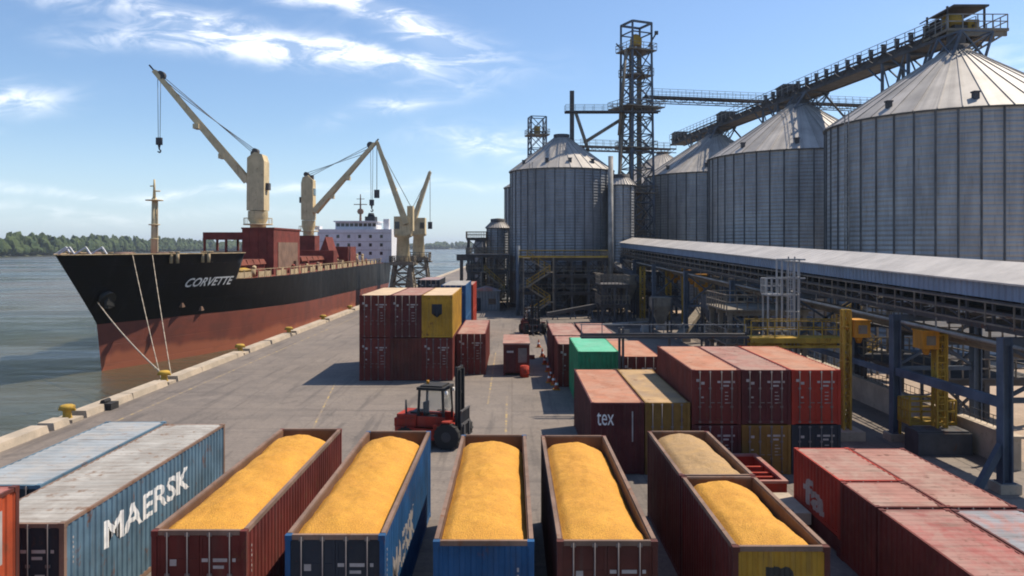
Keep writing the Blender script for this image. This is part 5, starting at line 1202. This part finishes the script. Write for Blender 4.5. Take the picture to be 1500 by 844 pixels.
def shed(label, x0, x1, y0, y1, h, mat='clad', roof='roof_slate'):
    t = thing('machine_shed', label, 'shed', ((x0+x1)/2, (y0+y1)/2, 0), 0, 'small sheds in the handling yard'); m_ = MB(); m_.box((x0, y0, .008), (x1, y1, h)); m_.build('wall', M[mat], t)
    m_ = MB(); xm = (x0+x1)/2; m_.add([(x0-.2, y0-.2, h), (xm, y0-.2, h+.7), (x1+.2, y0-.2, h), (x0-.2, y1+.2, h), (xm, y1+.2, h+.7), (x1+.2, y1+.2, h)], [(0, 3, 4, 1), (1, 4, 5, 2), (0, 1, 2), (3, 5, 4), (0, 2, 5, 3)]); m_.build('roof', M[roof], t)
    m_ = MB(); m_.box((x0+.4, y0-.03, .01), (x0+1.5, y0, 2.1)); m_.build('door', M['dkblue'], t)
    m_ = MB(); m_.box((x1-1.8, y0-.03, 1.1), (x1-.6, y0, 2.0)); m_.build('window', M['glass'], t)
shed('low shed at the foot of the slim silos', -6.5, -2, 126, 130, 3.2); shed('grey shed under the gallery by the second silo', 25.5, 29, 72, 78, 3.2)
shed('far shed at the end of the quay road', -9.8, -5.5, 176, 186, 6.0, 'clad', 'roof_grey')
# pipe bridge far left of the silos
t = thing('pipe_bridge', 'distant dark pipe bridge standing across the quay road', 'bridge', (-8, 190, 0))
m_ = MB(); m_.box((-13.4, 189.6, 6.9), (-4, 190.4, 8.4)); m_.build('beam', M['darksteel'], t)
for x in (-12.2, -5):
    m_ = MB(); m_.bar((x, 190, .008), (x, 190, 6.9), .8); m_.build('post', M['darksteel'], t)
# zigzag stair at the left bay of the loading structure
def stair(label, x, y, levels, w=3.4, mat='rustgalv', rail='safety'):
    t = thing('stair_tower', label, 'stair', (x+w/2, y, 0), 0, 'zigzag stairs in the handling yard'); z0_ = 0
    for i, z1_ in enumerate(levels):
        a, b = (x, x+w) if i % 2 == 0 else (x+w, x); yy = y+(.9 if i % 2 else 0)
        m_ = MB()
        for d in (-.4, .4): m_.bar((a, yy+d, z0_+.02), (b, yy+d, z1_), .08, .22)
        n = int((z1_-z0_)/.22)
        for q in range(n): f = (q+.5)/n; m_.cbox((a+(b-a)*f, yy, z0_+(z1_-z0_)*f), (.26, .76, .05))
        fo = m_.build('flight', M[mat], t)
        m_ = MB()
        for d in (-.42, .42):
            m_.bar((a, yy+d, z0_+1.0), (b, yy+d, z1_+1.0), .06); m_.bar((a, yy+d, z0_+.5), (b, yy+d, z1_+.5), .05)
            for f in (0, .25, .5, .75, 1): m_.bar((a+(b-a)*f, yy+d, z0_+(z1_-z0_)*f), (a+(b-a)*f, yy+d, z0_+(z1_-z0_)*f+1.0), .05)
        m_.build('handrail', M[rail], fo)
        m_ = MB(); m_.box((b-.5 if b > a else b-.6, y-.45, z1_-.08), (b+.6 if b > a else b+.5, y+1.35, z1_)); m_.build('landing', M[mat], t); z0_ = z1_
    for (px_, py_) in ((x-.5, y-.4), (x+w+.5, y-.4), (x-.5, y+1.3), (x+w+.5, y+1.3)): m_ = MB(); m_.bar((px_, py_, .008), (px_, py_, levels[-1]), .14); m_.build('post', M[mat], t)
    return t
stair('zigzag stair climbing the left bay of the loading structure', 2.2, 115.4, (2.2, 4.4, 6.6, 8.7)); stair('zigzag stair under the gallery behind the yellow posts', 24.0, 100, (2.0, 4.0, 6.0, 7.6)); stair('zigzag stair right of the slim domed silo', -4.6, 129.5, (3.2, 6.2)); stair('zigzag stair between the fourth trestle and the second silo', 26.0, 62.5, (2.2, 4.4, 6.4), 3.2)
steel_frame('access_platform', 'yellow topped steel platform under the gallery beyond the white ladder tower', 16.8, 22.5, 60.5, 66, (3.0, 5.6), 3, 3, 'rustgalv')
steel_frame('access_platform', 'dark steel platform behind the tall yellow lattice post', 25.0, 30.5, 46, 56, (2.8, 5.2), 3, 3)
steel_frame('access_platform', 'steel platform in the shade between hopper and yellow post row', 12.0, 15.2, 104, 109, (2.8, 5.4), 3, 2)
for lb, o, z, r in (('upper long pipe slung under the gallery between the trestles', 1.2, -3.0, .2), ('lower long pipe slung under the gallery between the trestles', 2.6, -3.5, .28), ('thin pale conduit slung under the outer edge of the gallery', -.1, -2.7, .09)):
    m_ = MB(); m_.path([gpt(y_, o, z) for y_ in (30, 60, 95, 127)], r, 8)
    for y_ in range(32, 127, 7): m_.bar(gpt(y_, o, z), gpt(y_, o, -2.1), .05)
    single(m_, 'hung_pipe', M['galv' if r < .1 else 'rustgalv'], lb, 'pipe', 'pipes slung under the gallery')
# pipes
for lb, pts_ in (('long low pipe running on the ground behind the pink roofs', [(10, 80, .5), (10, 98, .5), (21, 104, .5)]), ('bent grey pipe rising beside the third trestle', [(22.5, 58, .5), (22.5, 62, .5), (22.5, 62, 6), (25, 70, 6.4)]), ('pipe looping under the gallery near the service frame', [(24, 80, .4), (24, 88, 3.2), (27, 97, 3.2), (27, 97, 9)])):
    m_ = MB(); m_.path([Vector(p) for p in pts_], .22, 8); single(m_, 'pipe', M['galv'], lb, 'pipe', 'pipes in the handling yard')
# pale blocks under the gallery
for i, (px, Y, s) in enumerate(((972, 98, .9), (1008, 97, .8), (947, 96, .7), (915, 92, .6), (1062, 88, .9), (1090, 84, .7))):
    x = (px-750)/F*Y; m_ = MB(); m_.prism([(x-s, Y-.4), (x+s, Y-.4), (x+s, Y+.4), (x-s, Y+.4)], .008, s*.5); m_.prism([(x-s*.9, Y-.25), (x+s*.9, Y-.25), (x+s*.9, Y+.25), (x-s*.9, Y+.25)], s*.5, s*1.15)
    single(m_, 'barrier_block', M['whitesteel'] if i < 3 else M['concrete'], 'white painted barrier block by the yellow posts, '+('between the second and third', 'just right of the third', 'at the leftmost one')[i] if i < 3 else 'bare concrete barrier block under the gallery, '+('left, before the hopper', 'in the middle', 'nearest the ladder tower')[i-3], 'block', 'barrier blocks under the gallery')

# ------------------------------------------------------------------ quay cranes at the far end
def quay_crane(label, x, y, base, zh, tip, side, drop, ro):
    t = thing('quay_crane', label, 'crane', (x, y, 0), 0, 'cream quay cranes')
    m_ = MB(); lattice(m_, rot_sq(x, y, base, base, 0, .008), rot_sq(x, y, base*.62, base*.62, 0, zh-7.5), 3, .55, .25)
    m_.box((x-base, y-base, zh-8.2), (x+base, y+base, zh-7.5)); m_.build('portal', M['rustgalv'], t)
    m_ = MB(); rail_loop(m_, rot_sq(x, y, base, base, 0, zh-7.5), 1.2, .12, 5); m_.box((x-base, y-base*.6, 6.5), (x+base*1.2, y+base*.6, 6.8)); rail_loop(m_, rot_sq(x, y, base, base*.6, 0, 6.8), 1.2, .12, 5); m_.build('landing', M['rustgalv'], t)
    m_ = MB(); m_.lathe((x, y, 0), [(1.5, zh-7.5), (1.3, zh-2.5), (1.9, zh-2.2), (1.9, zh-1.8)], 14); m_.build('pedestal', M['cream'], t)
    m_ = MB(); m_.box((x-1.7, y-1.6, zh-1.8), (x+1.7, y+1.6, zh+2.0)); m_.box((x-side*1.6-.6, y-1.2, zh-1.0), (x-side*1.6+.6, y+1.2, zh+4.2)); m_.build('crane_house', M['cream'], t)
    m_ = MB(); m_.box((x+side*1.0-.5, y-1.65, zh-.6), (x+side*1.0+.5, y-1.6, zh+.9)); m_.build('cab_window', M['glass'], t)
    rt = Vector((x+ro, y-1.0, zh+.4)); tp_ = Vector(tip); d = tp_-rt; m_ = MB()
    for s in (-.7, .7): m_.bar(rt+Vector((0, s, 0)), tp_+Vector((0, s*.4, 0)), .6, 1.2, w2=.35)
    for i in range(6): m_.bar(rt+d*(i/5)-Vector((0, .6, 0)), rt+d*(i/5)+Vector((0, .6, 0)), .25, .5)
    m_.cbox(rt+d*.45+Vector((-side*.3, 0, -.7)), (.9, 1.2, 1.1)); m_.build('jib', M['cream'], t)
    m_ = MB(); m_.tube(Vector((x-side*1.6, y, zh+4.2)), rt+d*.95, .07, 5); m_.build('luffing_rope', M['wire'], t)
    m_ = MB(); m_.tube(tp_, tp_-Vector((0, 0, drop)), .07, 5); m_.build('hoist_rope', M['wire'], t)
    m_ = MB(); m_.cbox(tp_-Vector((0, 0, drop+.8)), (1.0, .8, 1.7)); m_.build('hook', M['darksteel'], t)
quay_crane('cream quay crane with its jib leaning left toward the ship', -22.9, 165, 2.5, 14.6, pt(552, 208, 163), -1, 10, .8)
quay_crane('cream quay crane with its shorter jib leaning right', -22.6, 190, 2.7, 15.2, pt(630, 252, 188), 1, 12, -1.4)

# ------------------------------------------------------------------ machines and small yard things
def forklift(label, loc, rz, dark=False):
    t = thing('forklift', label, 'forklift', loc, rz, 'red heavy forklifts'); B = lambda mb, n, m, p=t: mb.build(n, m, p, local=True)
    red = M['brightred'] if not dark else M['maroon']
    m_ = MB(); m_.prism([(-1.9, -.95), (-1.6, -1.1), (1.2, -1.1), (1.2, 1.1), (-1.6, 1.1), (-1.9, .95)], .5, 1.0); m_.box((-1.95, -.9, 1.0), (-.75, .9, 1.42)); m_.prism([(-1.85, -.8), (-.75, -.85), (-.75, .85), (-1.85, .8)], 1.42, 1.62); m_.box((.3, -1.15, .95), (1.25, -.75, 1.2)); m_.box((.3, .75, .95), (1.25, 1.15, 1.2)); B(m_, 'chassis', red)
    for s in (-1, 1): f2 = lambda a, b: tuple(sorted((a*s, b*s))); m_ = MB(); q = f2(.66, .80); m_.box((-.72, q[0], 1.0), (.80, q[1], 1.55)); q = f2(1.08, 1.14); m_.box((-.8, q[0], .42), (.6, q[1], .98)); q = f2(.8, 1.12); m_.box((-.8, q[0], .90), (.6, q[1], 1.0)); q = f2(.8, 1.32); m_.box((.8, q[0], 1.36), (1.25, q[1], 1.44)); B(m_, 'side_cover', red)
    m_ = MB(); m_.box((-1.98, -.7, .55), (-1.9, .7, .9)); m_.box((-1.2, -.5, 1.62), (-.8, .5, 1.7)); B(m_, 'grille', M['black'])
    m_ = MB()
    for (x, y) in ((-.7, -.72), (-.7, .72), (.75, -.72), (.75, .72)): m_.bar((x, y, 1.0), (x*.88, y*.95, 2.95), .11)
    m_.box((-.75, -.78, 2.92), (.8, .78, 3.06)); m_.box((-.6, -.6, 3.06), (.6, .6, 3.14)); cb = B(m_, 'cab', M['rubber'])
    m_ = MB()
    for y in (-.70, .70): m_.add([(-.62, y, 1.75), (.68, y, 1.75), (.62, y*.96, 2.9), (-.58, y*.96, 2.9)], [(0, 1, 2, 3)])
    m_.add([(.73, -.66, 1.75), (.73, .66, 1.75), (.66, .62, 2.9), (.66, -.62, 2.9)], [(0, 1, 2, 3)])
    gm = MATS.get('cabglass')
    if gm is None:
        k = NB('clear cab glass'); k.b.inputs['Base Color'].default_value = (.75, .8, .8, 1); k.rough(.04); k.b.inputs['Transmission Weight'].default_value = .9; k.b.inputs['IOR'].default_value = 1.1; gm = MATS['cabglass'] = k.m
    B(m_, 'window', gm)
    m_ = MB(); m_.box((-.5, -.3, 1.1), (.05, .3, 1.45)); m_.box((-.55, -.3, 1.4), (-.4, .3, 2.2)); B(m_, 'seat', M['rubber'])
    m_ = MB(); m_.tube((.5, 0, 1.2), (.35, 0, 1.75), .04); m_.lathe((.33, 0, 1.75), [(.17, 0), (.21, .02), (.17, .04)], 12); B(m_, 'steering_wheel', M['rubber'])
    m_ = MB()
    for y in (-.42, .42): m_.box((1.28, y-.09, .35), (1.42, y+.07, 4.15)); m_.box((1.42, y*.72-.06, .35), (1.54, y*.72+.06, 4.0))
    for zz in (.5, 1.6, 2.7, 4.0): m_.box((1.3, -.35, zz), (1.44, .33, zz+.12))
    m_.tube((1.37, 0, .4), (1.37, 0, 3.4), .07, 8); B(m_, 'mast', M['rubber'])
    m_ = MB(); m_.box((1.62, -.75, .4), (1.72, .75, .55)); m_.box((1.62, -.75, 1.1), (1.72, .75, 1.25))
    for i in range(7): m_.box((1.64, -.72+i*.235, .5), (1.70, -.68+i*.235, 1.9))
    m_.box((1.62, -.75, 1.85), (1.72, .75, 1.93)); B(m_, 'carriage', M['darksteel'])
    for y in (-.45, .45): m_ = MB(); m_.box((1.72, y-.08, .1), (1.8, y+.08, 1.2)); m_.box((1.8, y-.08, .1), (2.75, y+.08, .17)); B(m_, 'fork', M['darksteel'])
    for (x, y, r, w) in ((1.05, -1.08, .66, .42), (1.05, 1.08, .66, .42), (-1.25, -1.0, .5, .34), (-1.25, 1.0, .5, .34)):
        m_ = MB(); m_.tube((x, y-w/2, r), (x, y+w/2, r), r, 20); 
        for i in range(16): a = 2*math.pi*i/16; m_.cbox((x+math.cos(a)*r, y, r+math.sin(a)*r), (.07, w, .07))
        wo = B(m_, 'wheel', M['rubber']); m_ = MB(); s = -1 if y < 0 else 1; m_.tube((x, y+s*w*.42, r), (x, y+s*(w/2+.03), r), r*.4, 14); m_.tube((x, y+s*w*.5, r), (x, y+s*(w/2+.08), r), r*.2, 8); B(m_, 'rim', M['darksteel'], wo)
    m_ = MB(); m_.tube((-1.4, -.6, 1.6), (-1.4, -.6, 2.35), .06, 8); B(m_, 'exhaust', M['darksteel'])
    for y in (-.6, .6): m_ = MB(); m_.tube((.78, y, 2.8), (.9, y, 2.8), .1, 10); B(m_, 'headlight', M['white'])
    m_ = MB(); m_.tube((-.4, 0, 3.14), (-.4, 0, 3.32), .08, 10); B(m_, 'beacon', M['safeorange'])
    return t
forklift('red heavy forklift with a tall black mast behind the grain row', (-4.1, 41.8, 0), R(-14))
forklift('dark red forklift in the shade before the loading structure', (2.4, 94, 0), R(-75), True)
# red site cabin
t = thing('site_cabin', 'small red cabin with a grey window, alone by the cones', 'cabin', (.36, 66, 0))
m_ = MB(); m_.box((-.66, 63.5, .2), (1.38, 69.6, 2.5)); m_.box((-.7, 63.46, .05), (-.55, 69.6, 2.5)); m_.box((1.27, 63.46, .05), (1.42, 69.6, 2.5)); m_.build('wall', M['red'], t)
m_ = MB(); m_.box((-.74, 63.4, 2.5), (1.46, 69.7, 2.62)); m_.build('roof', M['roof_pink'], t)
m_ = MB(); m_.box((.5, 63.44, 1.05), (1.2, 63.5, 2.2)); m_.build('window', M['bar'], t)
m_ = MB(); m_.box((-.5, 63.44, .25), (.3, 63.5, 2.3)); dd = m_.build('door', M['maroon'], t); m_ = MB(); m_.box((-.42, 63.42, 1.85), (.12, 63.44, 2.0)); m_.build('marking', M['mark'], dd)
m_ = MB(); m_.tube((1.0, 62.7, .008), (1.0, 62.7, .9), .36, 16); m_.tube((1.0, 62.7, .3), (1.0, 62.7, .34), .38, 16); m_.tube((1.0, 62.7, .6), (1.0, 62.7, .64), .38, 16); m_.tube((1.0, 62.7, .9), (1.0, 62.7, .93), .3, 16)
single(m_, 'oil_drum', M['brightred'], 'red steel drum at the corner of the small red cabin', 'drum')
# cones
cone0 = None
CP = [(2.75, 81), (2.85, 74), (2.9, 69.5), (3.0, 65.4), (3.05, 62.2), (2.85, 60.2), (3.15, 59.2), (3.25, 57.2)]
CL = ['farthest orange cone of the row beside the pink roofed containers', 'second farthest orange cone of the row', 'third orange cone counted from the far end of the row', 'orange cone in the middle of the row', 'orange cone just nearer than the middle of the row', 'orange cone standing left out of line near the row end', 'orange cone next to last at the near end of the row', 'nearest orange cone by the green container']
for i, (x, y) in enumerate(CP):
    if cone0 is None:
        cone0 = thing('traffic_cone', CL[0], 'cone', (0, 0, 0), 0, 'orange cones beside the pink roofed containers')
        q = MB(); q.box((-.26, -.26, .006), (.26, .26, .07)); q.build('base', M['safeorange'], cone0); q = MB(); q.lathe((0, 0, 0), [(.20, .07), (.13, .36)], 14); q.lathe((0, 0, 0), [(.10, .52), (.045, .82), (.0, .83)], 14); q.build('cone_body', M['orange'], cone0); q = MB(); q.lathe((0, 0, 0), [(.132, .36), (.102, .52)], 14); q.build('band', M['white'], cone0); c = cone0
    else: c = copy_tree(cone0); c['label'] = CL[i]
    c.location = (x, y, 0)
m_ = MB()
for i in range(9): y = 76+i*3; m_.bar((4.3+.02*i, y, .008), (4.3+.02*i, y, 1.1), .16)
m_.bar((4.3, 75.8, .95), (4.48, 100.2, .95), .12, .3); m_.bar((4.3, 75.8, .45), (4.48, 100.2, .45), .1, .2)
single(m_, 'guard_rail', M['darksteel'], 'dark guard rail running away behind the pink roofed containers', 'guard rail')
m_ = MB(); m_.box((.3, 72.6, .008), (2.1, 73.0, .35)); single(m_, 'timber_baulk', M['deckhouse'], 'dull red timber baulk lying behind the small cabin', 'baulk')
# red skip and slab
t = thing('skip_frame', 'open red steel tray with cross members in front of the right stack', 'skip', (10, 33.4, 0))
x0, x1, y0, y1 = 9.0, 11.0, 31.4, 35.5
m_ = MB(); m_.box((x0, y0, .008), (x1, y1, .3))
m_.build('floor', M['brightred'], t)
m_ = MB(); m_.box((x0, y0, .3), (x0+.1, y1, 1.0)); m_.box((x1-.1, y0, .3), (x1, y1, 1.0)); m_.box((x0+.1, y0, .3), (x1-.1, y0+.1, 1.0)); m_.box((x0+.1, y1-.1, .3), (x1-.1, y1, 1.0)); m_.build('side_wall', M['brightred'], t)
m_ = MB(); m_.box((x0-.05, y0-.05, 1.0), (x0+.14, y1+.05, 1.1)); m_.box((x1-.14, y0-.05, 1.0), (x1+.05, y1+.05, 1.1)); m_.box((x0+.14, y0-.05, 1.0), (x1-.14, y0+.14, 1.1)); m_.box((x0+.14, y1-.14, 1.0), (x1-.14, y1+.05, 1.1)); m_.build('rim', M['roof_red'], t)
for yy in (32.4, 33.0, 33.9): m_ = MB(); m_.box((x0+.11, yy, .75), (x1-.11, yy+.16, .95)); m_.build('cross_member', M['brightred'], t)
m_ = MB(); m_.box((9.3, 28.7, .3), (11.0-.06, 31.1, .72)); m_.box((9.4, 28.9, .008), (9.7, 31, .3)); m_.box((10.5, 28.9, .008), (10.8, 31, .3)); 
for (x, y) in ((9.6, 28.95), (10.3, 28.95)): m_.tube((x, y, .72), (x, y, .8), .07, 8)
single(m_, 'concrete_slab', M['concrete'], 'pale concrete slab on bearers in front of the red tray', 'slab')
